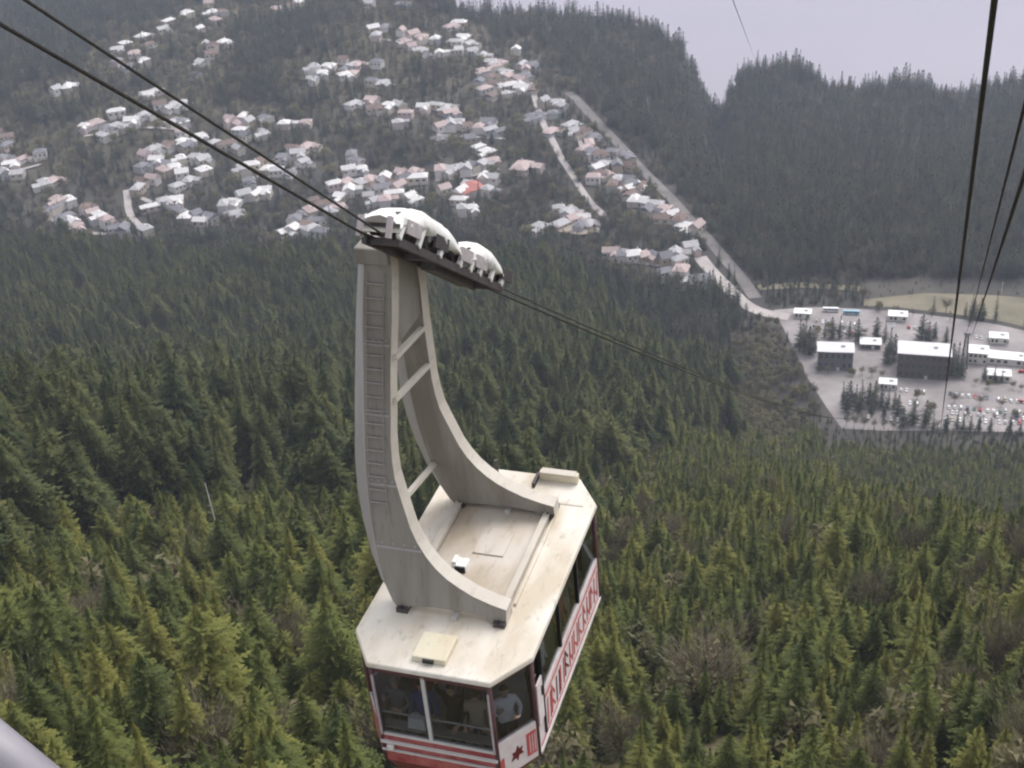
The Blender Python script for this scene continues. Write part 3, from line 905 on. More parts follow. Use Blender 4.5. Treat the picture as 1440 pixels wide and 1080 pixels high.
building(1374, 512, 12, 11, 8, -.33, M_bpale, M_flatw, 'white square building beside the dark mast', 'station_house', 2, 4)

for hx, hy, hw, hd, hh_, lab in ((1262, 452, 12, 8, 4, 'small pale hut at the back of the car park behind the large lodge'), (1404, 484, 11, 8, 4.5, 'small pale hut on the yard behind the white shed'), (1128, 448, 11, 7, 4, 'small pale hut where the wide road enters the car park'), (1404, 536, 14, 8, 4, 'low white hut beside the road below the white shed'), (1248, 548, 10, 7, 4, 'low white hut at the right end of the dark hedge')):
    building(hx, hy, hw, hd, hh_, -.3, M_bpale, M_flatw, lab, 'hut', 1, 4)
M_tyre = mat('tyre', (0.03, 0.03, 0.03), rough=.9)
def vehicle_mesh(kind, paint):
    b = MB()
    if kind == 'coach':
        b.box((0, 0, 1.75), (2.5, 11.5, 2.6), 0); b.box((0, 0, 3.1), (2.3, 11.0, .14), 0)
        b.box((0, -.1, 2.15), (2.54, 10.4, .95), 1); b.box((0, -5.77, 2.0), (2.2, .1, 1.3), 1)
        ax, wr = (-3.6, 3.4), .5
    else:
        hw = .88
        prof = [(-2.15, .35), (-2.2, .75), (-1.1, .92), (-.45, 1.42), (1.0, 1.45), (1.75, 1.0), (2.15, .95), (2.2, .4)]
        if kind == 'van': prof = [(-2.3, .35), (-2.35, 1.0), (-1.7, 1.25), (-1.1, 1.9), (2.2, 1.95), (2.3, .4)]
        n = len(prof)
        inset = lambda z: hw - max(0, z - .95) * .28
        vv = [(-inset(z), y, z) for y, z in prof] + [(inset(z), y, z) for y, z in prof]
        ff = [tuple(range(n)), tuple(range(2 * n - 1, n - 1, -1))] + [(i, n + i, n + (i + 1) % n, (i + 1) % n) for i in range(n)]
        b.add(vv, ff, 0)
        if kind == 'van':
            b.box((0, .2, 1.5), (1.66, 3.4, .42), 1); b.add([(-.68, -1.66, 1.32), (.68, -1.66, 1.32), (.62, -1.2, 1.83), (-.62, -1.2, 1.83)], [(0, 1, 2, 3)], 1)
        else:
            b.box((0, .25, 1.18), (1.64, 1.7, .34), 1)
            b.add([(-.7, -1.03, 1.0), (.7, -1.03, 1.0), (.66, -.5, 1.42), (-.66, -.5, 1.42)], [(0, 1, 2, 3)], 1)
            b.add([(-.66, 1.06, 1.45), (.66, 1.06, 1.45), (.7, 1.72, 1.06), (-.7, 1.72, 1.06)], [(0, 1, 2, 3)], 1)
        ax, wr = (-1.35, 1.35), .33
    for y in ax:
        for s in (-1, 1):
            x = s * (1.18 if kind == 'coach' else .8)
            b.tube([(x - .1, y, wr), (x + .1, y, wr)], wr, 10, 2)
    return b.mesh(kind, [paint, M_pane, M_tyre])
PAINTS = [('white', (.80, .80, .80)), ('silver', (.52, .52, .54)), ('dark blue', (.04, .06, .14)), ('black', (.02, .02, .02)), ('red', (.45, .03, .03)), ('tan', (.45, .38, .27)), ('green', (.05, .14, .08))]
PMAT = [mat('paint_' + n.replace(' ', '_'), c, rough=.25, spec=.6) for n, c in PAINTS]
CARM = {(k, i): vehicle_mesh(k, PMAT[i]) for k in ('car', 'van') for i in range(len(PAINTS))}
blue_paint = mat('paint_light_blue', (.30, .50, .62), rough=.3)
for px, py, pm_, lab in ((1168, 438, PMAT[0], 'white coach parked at the back of the car park'), (1197, 442, blue_paint, 'light blue coach parked beside the white coach')):
    g = at(px, py, ZB)
    tag(place_copy('coach', vehicle_mesh('coach', pm_), g, 1.35), lab, 'coach', 'coaches at the back of the car park')
CAR_ROWS = [
 ('in the short row left of the mast cables', [(1268 + 8 * k, 549 + .9 * k) for k in range(5)], .2),
 ('in the upper row of the front car park', [(1336 + 8.6 * k, 555 + .9 * k) for k in range(13)], .15),
 ('in the middle row of the front car park', [(1334 + 9.0 * k, 573 + .8 * k) for k in range(13)], .15),
 ('in the lowest row of the front car park', [(1330 + 9.4 * k, 590 + .5 * k) for k in range(13)], .15),
 ('among the bare trees left of the front car park', [(1192 + 10 * k, 583 + 1.2 * k) for k in range(9)], .2),
 ('in the second row left of the mast cables', [(1262 + 9 * k, 566 + .9 * k) for k in range(6)], .2),
 ('in the third row left of the mast cables', [(1266 + 9 * k, 584 + .9 * k) for k in range(5)], .2),
 ('in the fourth row of the front car park', [(1338 + 9.2 * k, 581 + .7 * k) for k in range(12)], .2),
 ('in the back left corner of the car park', [(1148 + 9 * k, 452 + 1.0 * k) for k in range(8)], .1),
 ('in the second row of the back car park', [(1170 + 9.5 * k, 466 + 1.0 * k) for k in range(7)], .1),
 ('in the row behind the large lodge', [(1258 + 9.5 * k, 458 + 1.3 * k) for k in range(6)], .1),
 ('on the pale yard right of the mast', [(1372 + 9 * k, 474 + 1.6 * k) for k in range(6)], .1),
]
for row, pts, gap in CAR_ROWS:
    for p in pts:
        if random.random() < gap: continue
        i = random.choices(range(7), (7, 4, 2, 2, 2, 2, 1))[0]
        k = 'van' if random.random() < .22 else 'car'
        g = at(p[0] + random.uniform(-1, 1), p[1] + random.uniform(-.6, .6), ZB)
        o = place_copy(k, CARM[(k, i)], g, -.3 + random.uniform(-.08, .08) + (math.pi if random.random() < .4 else 0))
        tag(o, f'{PAINTS[i][0]} {k} parked {row}', k, 'vehicles parked ' + row)
for px, py, lab in ((1437, 524, 'red van parked below the white shed at the right edge'), (1436, 566, 'red van at the right end of the front car park')):
    tag(place_copy('van', CARM[('van', 4)], at(px, py, ZB), 1.2), lab, 'van')

BASE_TREES = [
 ('between the road and the grey lodge', [(1124, 492, 17), (1131, 496, 20), (1138, 499, 16), (1143, 492, 14), (1128, 484, 12)], VALLEY),
 ('behind the grey lodge', [(1160, 474, 10), (1170, 476, 12), (1180, 476, 13), (1206, 480, 13), (1194, 474, 9)], VALLEY),
 ('beside the white roofed hut', [(1232, 476, 12), (1244, 480, 12), (1251, 496, 14), (1256, 508, 15), (1247, 512, 11)], VALLEY),
 ('behind the large lodge', [(1296, 478, 14), (1305, 480, 11), (1314, 476, 9), (1330, 482, 9)], VALLEY),
 ('right of the large lodge', [(1338, 524, 16), (1345, 528, 18), (1332, 530, 12), (1352, 530, 13)], VALLEY),
 ('below the white shed', [(1384, 534, 8), (1398, 538, 9), (1408, 538, 7)], VALLEY),
 ('in the dark hedge left of the front car park', [(1186, 566, 9), (1194, 568, 10), (1203, 570, 9), (1212, 570, 11), (1221, 571, 10), (1230, 572, 11), (1239, 573, 10), (1248, 574, 9), (1257, 574, 9), (1190, 578, 8), (1207, 580, 9), (1225, 582, 9), (1243, 584, 8), (1262, 585, 9)], VALLEY),
 ('along the lower edge of the front car park', [(1284, 598, 10), (1301, 600, 11), (1345, 603, 8), (1354, 606, 7), (1330, 606, 7), (1270, 600, 8), (1312, 606, 7), (1364, 606, 7), (1376, 606, 6), (1392, 608, 6), (1419, 610, 7), (1434, 610, 6)], VALLEY),
]
for zone, pts, kk in BASE_TREES:
    for px, py, h in pts:
        g = at(px, py, ZB)
        add_tree(random.choice(kk), g, h * (1.75 if 'hedge' in zone or 'lower edge' in zone else 1.4), random.uniform(0, 6.28), 'dark conifer ' + zone, 'dark conifers ' + zone, 1.3)
for px, py, h in [(1190, 598, 9), (1201, 600, 8), (1215, 602, 9), (1229, 603, 8), (1243, 604, 9), (1256, 605, 8), (1270, 604, 7), (1318, 604, 7)]:
    add_tree(random.choice(BARE), at(px, py, ZB), h, random.uniform(0, 6.28), 'pale leafless tree along the lower left edge of the car park', 'leafless trees along the car park edge')

for zone, pts in {
 'beside the road below the grey lodge': [(1150, 524), (1164, 526), (1198, 528), (1212, 527), (1226, 529), (1240, 530)],
 'beside the road below the white shed': [(1372, 541), (1390, 546), (1424, 546), (1436, 549)],
 'in the yard behind the grey lodge': [(1150, 468), (1166, 462), (1186, 466), (1216, 470), (1138, 478)],
 'along the lower edge of the yellow lawn': [(1236, 436), (1258, 440), (1284, 444), (1310, 446), (1336, 450), (1364, 456)],
 'between the parked cars of the front car park': [(1342, 566), (1378, 569), (1408, 572), (1290, 562), (1310, 578), (1360, 588), (1398, 590), (1428, 586)],
}.items():
    for px, py in pts:
        add_tree(random.choice(BUSH + BARE), at(px, py, ZB), random.uniform(4.5, 8), random.uniform(0, 6.28), 'low winter tree ' + zone, 'low winter trees ' + zone, 1.2)

M_steel = mat('dark_steel', (0.045, 0.047, 0.05), (0.07, 0.07, 0.072), scale=1.0, rough=.55, metal=.4)
gm = at(1355, 517, ZB); MAST_H = 25.0
mast = empty('cable_mast', (gm[0], gm[1], ZB), -.3)
corner = lambda s, t, z: (s * (2.0 - 1.1 * z / MAST_H), t * (2.0 - 1.1 * z / MAST_H), z)
for s in (-1, 1):
    for t in (-1, 1):
        MB().span(corner(s, t, 0), corner(s, t, MAST_H), .5, .5).build('leg', M_steel, mast)
br = MB()
zs = np.linspace(0, MAST_H, 8)
for a, b in zip(zs[:-1], zs[1:]):
    for (p, q) in (((-1, -1), (1, -1)), ((1, -1), (1, 1)), ((1, 1), (-1, 1)), ((-1, 1), (-1, -1))):
        br.span(corner(*p, a), corner(*q, b), .22, .22); br.span(corner(*q, a), corner(*p, b), .22, .22); br.span(corner(*p, b), corner(*q, b), .22, .22)
br.build('bracing', M_steel, mast)
MB().box((0, 0, MAST_H + .35), (4.6, 1.4, .7)).build('crosshead', M_steel, mast)
for s in (-1, 1):
    MB().tube([(s * 1.6, -1.6, MAST_H + .8), (s * 1.6, 0, MAST_H + 1.15), (s * 1.6, 1.6, MAST_H + .8)], .22, 8).build('saddle', M_steel, mast)
tag(mast, 'dark steel mast carrying the right hand cables in the car park', 'mast')
ga = at(1322, 606, ZB)
anch = MB(); anch.box((0, 0, 1.1), (3.4, 4.2, 2.2), taper=.75); anch.box((0, .4, 2.4), (1.2, 1.4, .9))
anchor = anch.build('cable_anchor', mat('concrete', (0.32, 0.31, 0.30), (0.42, 0.41, 0.39), scale=.8, rough=.9), bevel=.08); anchor.location = ga
tag(anchor, 'small concrete cable anchor at the lower edge of the car park', 'anchor')
g = at(1408, 414, .1)
pole = MB().tube([(0, 0, -.5), (0, 0, 5), (0, 0, 10)], [.18, .14, .1], 8).tube([(0, 0, 9.9), (0, -1.2, 10.2)], .07, 6).box((0, -1.5, 10.2), (.3, .8, .16)).build('lamp_post', M_flatw)
pole.location = g
tag(pole, 'slim white lamp post behind the yellow lawn', 'lamp post')

# ------------------------------------------------------------------ cable car (own axes: u right, v away down the line, w up; roof top is w = 0)
CW, CL, CU, CV, CH = 3.41, 6.09, .548, .785, 2.45
CAR_LOC = Vector((-.816, 21.028, -15.531 + CAM_Z))
CAR_M = Matrix.Translation(CAR_LOC) @ Matrix.Rotation(-.341, 4, 'Z') @ Matrix.Rotation(.054, 4, 'X')
car = empty('cable_car')
car.matrix_world = CAR_M
tag(car, 'red and white cable car cabin hanging from its curved grey hanger and white topped carriage', 'cable car')

def weathered(name, base, dirt, grime, rough=.55, stretch=(1.0, .45, 1.0)):
    """painted roof sheet: broad stains, streaks and specks"""
    mt = bpy.data.materials.new(name); mt.use_nodes = True
    N, L = mt.node_tree.nodes, mt.node_tree.links
    p = N['Principled BSDF']; p.inputs['Roughness'].default_value = rough; p.inputs['Specular IOR Level'].default_value = .35
    tc = N.new('ShaderNodeTexCoord')
    mp = N.new('ShaderNodeMapping'); mp.inputs['Scale'].default_value = stretch
    L.new(tc.outputs['Object'], mp.inputs['Vector'])
    n1 = N.new('ShaderNodeTexNoise'); n1.inputs['Scale'].default_value = 1.1; n1.inputs['Detail'].default_value = 5
    n2 = N.new('ShaderNodeTexNoise'); n2.inputs['Scale'].default_value = 6.5; n2.inputs['Detail'].default_value = 6; n2.inputs['Roughness'].default_value = .7
    L.new(mp.outputs[0], n1.inputs['Vector']); L.new(mp.outputs[0], n2.inputs['Vector'])
    r1 = N.new('ShaderNodeValToRGB'); r1.color_ramp.elements[0].position = .40; r1.color_ramp.elements[1].position = .62
    r2 = N.new('ShaderNodeValToRGB'); r2.color_ramp.elements[0].position = .55; r2.color_ramp.elements[1].position = .78
    L.new(n1.outputs['Fac'], r1.inputs['Fac']); L.new(n2.outputs['Fac'], r2.inputs['Fac'])
    m1 = N.new('ShaderNodeMix'); m1.data_type = 'RGBA'; m1.inputs[6].default_value = (*base, 1); m1.inputs[7].default_value = (*dirt, 1)
    m2 = N.new('ShaderNodeMix'); m2.data_type = 'RGBA'; m2.inputs[7].default_value = (*grime, 1)
    sc = N.new('ShaderNodeMath'); sc.operation = 'MULTIPLY'; sc.inputs[1].default_value = .75
    L.new(r1.outputs[0], m1.inputs['Factor']); L.new(r2.outputs[0], sc.inputs[0]); L.new(sc.outputs[0], m2.inputs['Factor'])
    L.new(m1.outputs[2], m2.inputs[6]); L.new(m2.outputs[2], p.inputs['Base Color'])
    MATS[name] = mt
    return mt
M_roofpaint = weathered('roof_paint', (.70, .65, .58), (.53, .455, .355), (.27, .225, .18))
M_wellpaint = weathered('roof_well_paint', (.58, .525, .46), (.44, .365, .28), (.25, .205, .165))
M_hatch = weathered('hatch_paint', (.66, .60, .46), (.58, .50, .36), (.40, .34, .24))
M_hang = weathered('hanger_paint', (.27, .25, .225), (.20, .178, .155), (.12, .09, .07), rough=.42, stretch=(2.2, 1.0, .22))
M_hang2 = weathered('hanger_flange_paint', (.40, .375, .37), (.34, .315, .31), (.24, .21, .19), rough=.42, stretch=(2.2, 1.0, .22))  # skylight on the angled flange put into the colour; joints and bolts share it
M_edge = weathered('hanger_edge_paint', (.56, .51, .44), (.48, .43, .37), (.32, .28, .24))  # brighter light on the arm edges painted in; also plain rail paint
M_rung = mat('galvanised', (.42, .40, .38), (.52, .50, .47), scale=6, rough=.5)
M_frame = mat('maroon_frame', (.075, .03, .035), (.11, .05, .05), scale=3, rough=.45)
M_red = mat('red_panel', (.24, .035, .04), (.42, .13, .12), scale=4.5, rough=.4, detail=8)
M_bred = mat('bright_red', (.44, .03, .035), (.54, .14, .13), scale=7, rough=.45, detail=8)
M_dred = mat('dark_red', (.13, .015, .02), rough=.5)
M_white = mat('panel_white', (.72, .66, .65), (.64, .53, .52), scale=5, rough=.45)
M_sill = mat('sill_metal', (.50, .48, .47), (.60, .58, .56), scale=3, rough=.45)
M_black = mat('black_rubber', (.018, .016, .018), rough=.7)
M_floor = mat('cabin_floor', (.22, .21, .21), (.30, .29, .28), scale=4, rough=.8)
M_hood = weathered('hood_white', (.80, .79, .76), (.66, .64, .60), (.26, .24, .22))
M_iron = mat('carriage_iron', (.06, .05, .052), (.10, .085, .085), scale=4, rough=.6, metal=.3)
M_pinkg = mat('carriage_grey', (.36, .31, .32), (.46, .41, .41), scale=4, rough=.6)
M_glass = glass_mat('window_glass')

def octagon(w, l, cu, cv):
    a, b = w / 2, l / 2
    return [(-a, -b + cv), (-a + cu, -b), (a - cu, -b), (a, -b + cv), (a, b - cv), (a - cu, b), (-a + cu, b), (-a, b - cv)]
OCT = octagon(CW, CL, CU, CV)
BODY = octagon(CW - .10, CL - .10, CU - .02, CV - .02)
INNER = octagon(CW - .20, CL - .20, CU - .04, CV - .04)
INN2 = octagon(CW - .13, CL - .13, CU - .026, CV - .026)

roof = MB().prism(OCT, -.10, 0, poly_top=octagon(CW - .05, CL - .05, CU - .01, CV - .01)).build('roof', M_roofpaint, car, bevel=.025)
# seams of the roof sheet
for v in (2.12,):
    MB().box((0, v, .006), (CW - .5, .05, .012)).build('roof_seam', M_wellpaint, roof)
well = MB().box((-.06, .42, .012), (1.76, 2.72, .024)).build('centre_panel', M_wellpaint, roof, bevel=.008)
MB().box((.05, .62, .04), (.62, .8, .03)).build('access_panel', M_wellpaint, roof, bevel=.008)
for u in (.84, -1.02):
    MB().box((u, .42, .075), (.13, 2.86, .15)).build('roof_rail', M_edge, roof, bevel=.015)
MB().box((.99, .42, .03), (.05, 2.9, .06)).build('roof_rail', M_roofpaint, roof)
MB().box((-.04, 1.86, .07), (1.66, .10, .14)).build('cross_rail', M_edge, roof, bevel=.012)
h = MB().box((-.05, -2.47, .06), (.64, .66, .12)).build('roof_hatch', M_hatch, roof, bevel=.02)
MB().box((-.05, -2.825, .07), (.2, .05, .06)).build('handle', M_black, h)
c_ = MB().box((-.34, -.22, .08), (.28, .28, .16)).build('camera_housing', M_hood, roof, bevel=.02)
MB().box((-.31, -.375, .09), (.20, .04, .13)).build('lens', M_black, c_)
MB().box((-.44, -.22, .19), (.08, .22, .07)).build('bracket', M_hood, c_)
b_ = MB().box((.74, 2.88, .10), (.82, .14, .20)).build('rear_step', M_hatch, roof, bevel=.015)
MB().box((.74, 2.86, .215), (.74, .18, .03)).build('tread', M_edge, b_)
MB().box((.28, 2.72, .06), (.06, .40, .12)).build('rear_divider', M_iron, roof)
MB().tube([(-.62, 2.86, 0), (-.62, 2.86, .34)], .045, 8).build('stub_post', M_iron, roof)

# walls, edge by edge: lower panel, header, posts and panes
def plan_box(b, p, q, i0, i1, t, z0, z1, mi=0):
    """upright slab along the edge p-q between fractions i0..i1, t thick towards the inside"""
    p, q = Vector((*p, 0)), Vector((*q, 0))
    d = (q - p); n = Vector((-d.y, d.x, 0)).normalized()
    a, c = p + d * i0, p + d * i1
    b.prism([(a.x, a.y), (c.x, c.y), (c.x + n.x * t, c.y + n.y * t), (a.x + n.x * t, a.y + n.y * t)], z0, z1, mi)
EDGE = ['front_left_corner', 'front', 'front_right_corner', 'right_side', 'rear_right_corner', 'rear', 'rear_left_corner', 'left_side']
SILL = {'front': -1.80, 'rear': -1.80, 'right_side': -1.40, 'left_side': -1.40}
SPLIT = {'front': (0, .44, 1), 'rear': (0, .5, 1), 'right_side': (0, .092, .39, .675, 1), 'left_side': (0, .3, .6, 1)}
panels = {}
for i, en in enumerate(EDGE):
    p, q = BODY[i], BODY[(i + 1) % 8]
    ln = math.hypot(q[0] - p[0], q[1] - p[1])
    sill = SILL.get(en, -1.62)
    e = .03 / ln
    b = MB(); plan_box(b, p, q, e, 1 - e, .06, -CH, sill)
    pm_ = {'front': M_red, 'rear': M_red, 'front_left_corner': M_red, 'rear_left_corner': M_red}.get(en, M_white)
    pan = b.build('wall_panel', pm_, car); panels[en] = pan
    b = MB(); plan_box(b, p, q, e, 1 - e, .07, -.22 if en == 'front' else -.17, -.102); b.build('window_header', M_frame, car)
    b = MB(); plan_box(b, (p[0], p[1]), (q[0], q[1]), e, 1 - e, .085, sill + .001, sill + .055); b.build('window_sill', M_sill if en in ('front', 'front_left_corner') else M_white, car)
    sp = SPLIT.get(en, (0, 1))
    for k in range(len(sp) - 1):
        b = MB(); w_ = .035 / ln
        a0, a1 = sp[k] + w_, sp[k + 1] - w_
        n_ = Vector((-(q[1] - p[1]), q[0] - p[0], 0)).normalized() * .03
        plan_box(b, (p[0] + n_.x, p[1] + n_.y), (q[0] + n_.x, q[1] + n_.y), a0, a1, .012, sill + .05, -.175)
        b.build('window', M_glass, car)
        if k:
            b = MB(); plan_box(b, p, q, sp[k] - .035 / ln, sp[k] + .035 / ln, .075, sill + .052, -.172)
            b.build('window_post', M_sill if en == 'front' else M_black, car)
for i in range(8):
    x, y = BODY[i]
    MB().tube([(x * .985, y * .992, -CH), (x * .985, y * .992, -.101)], .048, 8).build('corner_post', M_frame, car, smooth=True)
# pale inner rims of the front windows
for u in (-1.09, 1.09):
    MB().box((u, -CL / 2 + .03, -1.02), (.035, .05, 1.46)).build('window_rim', M_pinkg, car)
MB().box((0, -CL / 2 + .015, -1.93), (2.26, .05, .05)).build('front_trim', M_sill, car)
MB().box((0, -CL / 2 + .02, -2.14), (2.26, .04, .035)).build('front_trim', M_sill, car)
MB().box((-.95, -CL / 2 + .0, -2.04), (.13, .08, .11)).build('head_lamp', M_hood, car, bevel=.02)
MB().box((.95, -CL / 2 + .0, -2.26), (.13, .08, .11)).build('head_lamp', M_hood, car, bevel=.02)
MB().prism(INNER, -CH + .01, -CH + .06).build('floor', M_floor, car)
sk = octagon(CW - .34, CL - .34, CU, CV)
MB().prism(sk, -CH - .30, -CH - .001, poly_top=octagon(CW - .12, CL - .12, CU, CV)).build('skirt', M_dred, car)
MB().box((CW / 2 - .05, 0, -CH + .015), (.07, CL - 2 * CV - .1, .05)).build('side_rub_rail', M_sill, car)
# side door: between the first post and the second
MB().box((CW / 2 - .038, -1.82, -1.25), (.05, .055, 2.05)).build('door_edge', M_black, car)
dp = MB().box((CW / 2 - .032, -2.02, -1.28), (.03, .30, 1.0)).build('door_panel', M_white, car)
MB().box((CW / 2 - .012, -1.93, -1.1), (.02, .04, .22)).build('handle', M_black, dp)
# inside: handrails and the front ledge
for u in (-1.0, 0, 1.0):
    MB().tube([(u, -2.5, -.42), (u, 2.5, -.42)], .018, 6).build('handrail', M_sill, car)
MB().box((0, -2.86, -1.62), (2.1, .18, .05)).build('front_ledge', M_floor, car)
MB().tube([(-1.08, -2.84, -1.35), (1.08, -2.84, -1.35)], .02, 6).build('handrail', M_sill, car)

# red lettering on the side panel: brush-like strokes, each letter one piece
pr = panels['right_side']
rl = random.Random(4)
v = -1.62
X0 = CW / 2 - .05 + .004
def stroke(b, v0, w0, v1, w1, th):
    d = Vector((0, v1 - v0, w1 - w0)).normalized(); s = Vector((0, -d.z, d.y)) * th / 2
    a, c = Vector((X0, v0, w0)), Vector((X0, v1, w1))
    n = Vector((.006, 0, 0))
    b.add([a - s, c - s, c + s, a + s, a - s + n, c - s + n, c + s + n, a + s + n], [(3, 2, 1, 0), (4, 5, 6, 7), (0, 1, 5, 4), (1, 2, 6, 5), (2, 3, 7, 6), (3, 0, 4, 7)])
while v < 2.0:
    wd = rl.uniform(.16, .25); lo, hi = -2.22 + rl.uniform(-.05, .05), -1.62 + rl.uniform(-.06, .04)
    b = MB()
    kind_ = rl.randrange(5)
    stroke(b, v, lo, v + .05, hi, .055)
    if kind_ in (0, 3): stroke(b, v + .05, hi - .03, v + wd, (lo + hi) / 2, .045)
    if kind_ in (1, 2): stroke(b, v + wd, lo, v + wd + .05, hi, .045)
    if kind_ in (0, 2, 4): stroke(b, v + .02, (lo + hi) / 2, v + wd, lo + .04, .045)
    if kind_ == 4: stroke(b, v + .05, hi - .02, v + wd, hi - .06, .045)
    b.build('letter', M_bred if rl.random() < .7 else M_dred, pr)
    v += wd + rl.uniform(.09, .13)
for w0, w1, m_ in ((-1.47, -1.52, M_bred), (-2.33, -2.37, M_bred)):
    b = MB(); stroke(b, -2.1, (w0 + w1) / 2, 2.1, (w0 + w1) / 2, abs(w1 - w0)); b.build('stripe', m_, pr)
# emblem on the front right corner panel: a dark red leaf shape and a striped red block
pc = panels['front_right_corner']
p0, p1 = Vector((*BODY[2], 0)), Vector((*BODY[3], 0))
ed = (p1 - p0); en_ = Vector((ed.y, -ed.x, 0)).normalized()
def emblem(poly, mt, off=.004):
    b = MB(); k = len(poly)
    P = [p0 + ed * s + en_ * off + Vector((0, 0, w)) for s, w in poly]
    Q = [x + en_ * .006 for x in P]
    b.add(P + Q, [tuple(range(k - 1, -1, -1)), tuple(range(k, 2 * k))] + [(i, (i + 1) % k, k + (i + 1) % k, k + i) for i in range(k)])
    return b.build('emblem', mt, pc)
emblem([(.70, -1.74), (.94, -1.74), (.94, -2.30), (.70, -2.30)], M_bred)
for s in (.765, .83, .89):
    emblem([(s, -1.80), (s + .018, -1.80), (s + .018, -2.24), (s, -2.24)], M_white, .011)
emblem([(.30, -2.18), (.36, -2.06), (.33, -1.98), (.42, -1.99), (.48, -1.86), (.52, -1.97), (.60, -1.94), (.57, -2.04), (.62, -2.12), (.50, -2.11), (.46, -2.24), (.42, -2.14)], M_dred)
emblem([(.04, -2.0), (.14, -1.95), (.14, -2.42), (.04, -2.42)], M_bred)

# ------------------------------------------------------------------ hanger: two curved arms splayed along the line, joined at the head
HTOP = 6.86
FRONT_L = [(-1.24, HTOP), (-1.37, 5.6), (-1.46, 4.19), (-1.52, 2.96), (-1.52, 2.3), (-1.49, 1.69), (-1.42, 1.0), (-1.32, .5), (-1.2, .18), (-1.06, .0)]
OUTER_L = [(-1.40, HTOP), (-1.56, 5.6), (-1.70, 4.16), (-1.80, 2.92), (-1.80, 2.3), (-1.74, 1.69), (-1.62, 1.0), (-1.47, .5), (-1.3, .2), (-1.08, .03)]
BOTTOM = [(-.92, .0), (-.86, .12), (-.4, .16), (.2, .17), (.57, .13), (.74, 0), (1.0, 0)]
INNER_R = [(1.01, .34), (.72, .41), (.39, .52), (.12, .66), (-.10, .80), (-.30, .98), (-.48, 1.2), (-.63, 1.46), (-.75, 1.75), (-.90, 2.34), (-.985, 2.7), (-1.01, 3.02), (-1.01, 3.45), (-.98, 3.84), (-.92, 4.77), (-.83, 5.67), (-.78, 6.41), (-.77, HTOP)]
def arm(vf, vt, thick, rung_face):
    vv = lambda w: vf + (vt - vf) * w / HTOP
    a = empty_part = MB()
    front = FRONT_L + BOTTOM + INNER_R            # closed outline, counter-clockwise seen from the camera side
    n = len(front)
    F = [(u, vv(w), w) for u, w in front]
    k = len(FRONT_L)
    back_outline = OUTER_L + BOTTOM + INNER_R
    Bk = [(u, vv(w) + thick, w) for u, w in back_outline]
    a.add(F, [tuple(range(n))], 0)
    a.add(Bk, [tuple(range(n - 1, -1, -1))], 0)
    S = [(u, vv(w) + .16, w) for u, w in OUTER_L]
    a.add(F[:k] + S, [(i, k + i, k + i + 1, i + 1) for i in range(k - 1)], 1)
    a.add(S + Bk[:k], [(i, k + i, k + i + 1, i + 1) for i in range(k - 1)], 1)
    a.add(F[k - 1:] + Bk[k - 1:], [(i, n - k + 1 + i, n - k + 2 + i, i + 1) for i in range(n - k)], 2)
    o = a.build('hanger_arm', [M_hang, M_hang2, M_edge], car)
    bm = bmesh.new(); bm.from_mesh(o.data)
    bmesh.ops.remove_doubles(bm, verts=bm.verts, dist=1e-5); bmesh.ops.recalc_face_normals(bm, faces=bm.faces)
    bm.to_mesh(o.data); bm.free()
    # feet with bolts
    for u in (-1.0, .88, .02):
        f = MB().box((u, vv(0) + thick / 2, .05), (.22 if abs(u) > .1 else .1, thick + .14, .10)).build('foot', M_iron if abs(u) > .1 else M_rung, o)
    for u in (-.99, .87):
        for s in (-1, 1):
            MB().tube([(u, vv(0) + thick / 2 + s * (thick / 2 + .05), .1), (u, vv(0) + thick / 2 + s * (thick / 2 + .05), .15)], .03, 6).build('bolt', M_black, o)
    return o, vv
near_arm, vvn = arm(-1.60, -.50, .32, True)
far_arm, vvf = arm(1.62, .42, .32, False)
# welded seam on the face of the near arm, ladder with rungs
lad = MB()
for du in (0.0, .30):
    lad.tube([(x + du, vvn(w) - .05, w) for x, w in ((-1.20, 6.5), (-1.30, 5.4), (-1.40, 4.0), (-1.46, 2.9), (-1.45, 2.0))], .010, 5)
ladder = lad.build('ladder', M_hang, car)
for i in range(17):
    w = 6.3 - i * .255
    x = float(np.interp(w, [2.0, 2.9, 4.0, 5.4, 6.5], [-1.45, -1.46, -1.40, -1.30, -1.20]))
    MB().tube([(x - .02, vvn(w) - .05, w), (x + .32, vvn(w) - .05, w)], .020, 6).build('rung', M_hang, ladder)
for w in (1.3, 2.55, 3.9, 5.2):
    ul = float(np.interp(w, [1.0, 1.69, 2.96, 4.19, 5.6], [-1.42, -1.49, -1.52, -1.46, -1.37])) + .02
    ur = float(np.interp(w, [1.2, 1.46, 1.75, 2.34, 3.02, 3.84, 4.77, 5.67], [-.48, -.63, -.75, -.90, -1.01, -.98, -.92, -.83])) - .03
    MB().span((ul, vvn(w) - .008, w), (ur, vvn(w) - .008, w), .02, .03).build('plate_joint', M_hang2, near_arm)
    for k in range(4):
        u = ul + (ur - ul) * (k + .5) / 4
        MB().tube([(u, vvn(w + .09) - .002, w + .09), (u, vvn(w + .09) - .022, w + .09)], .018, 6).build('bolt', M_hang2, near_arm)
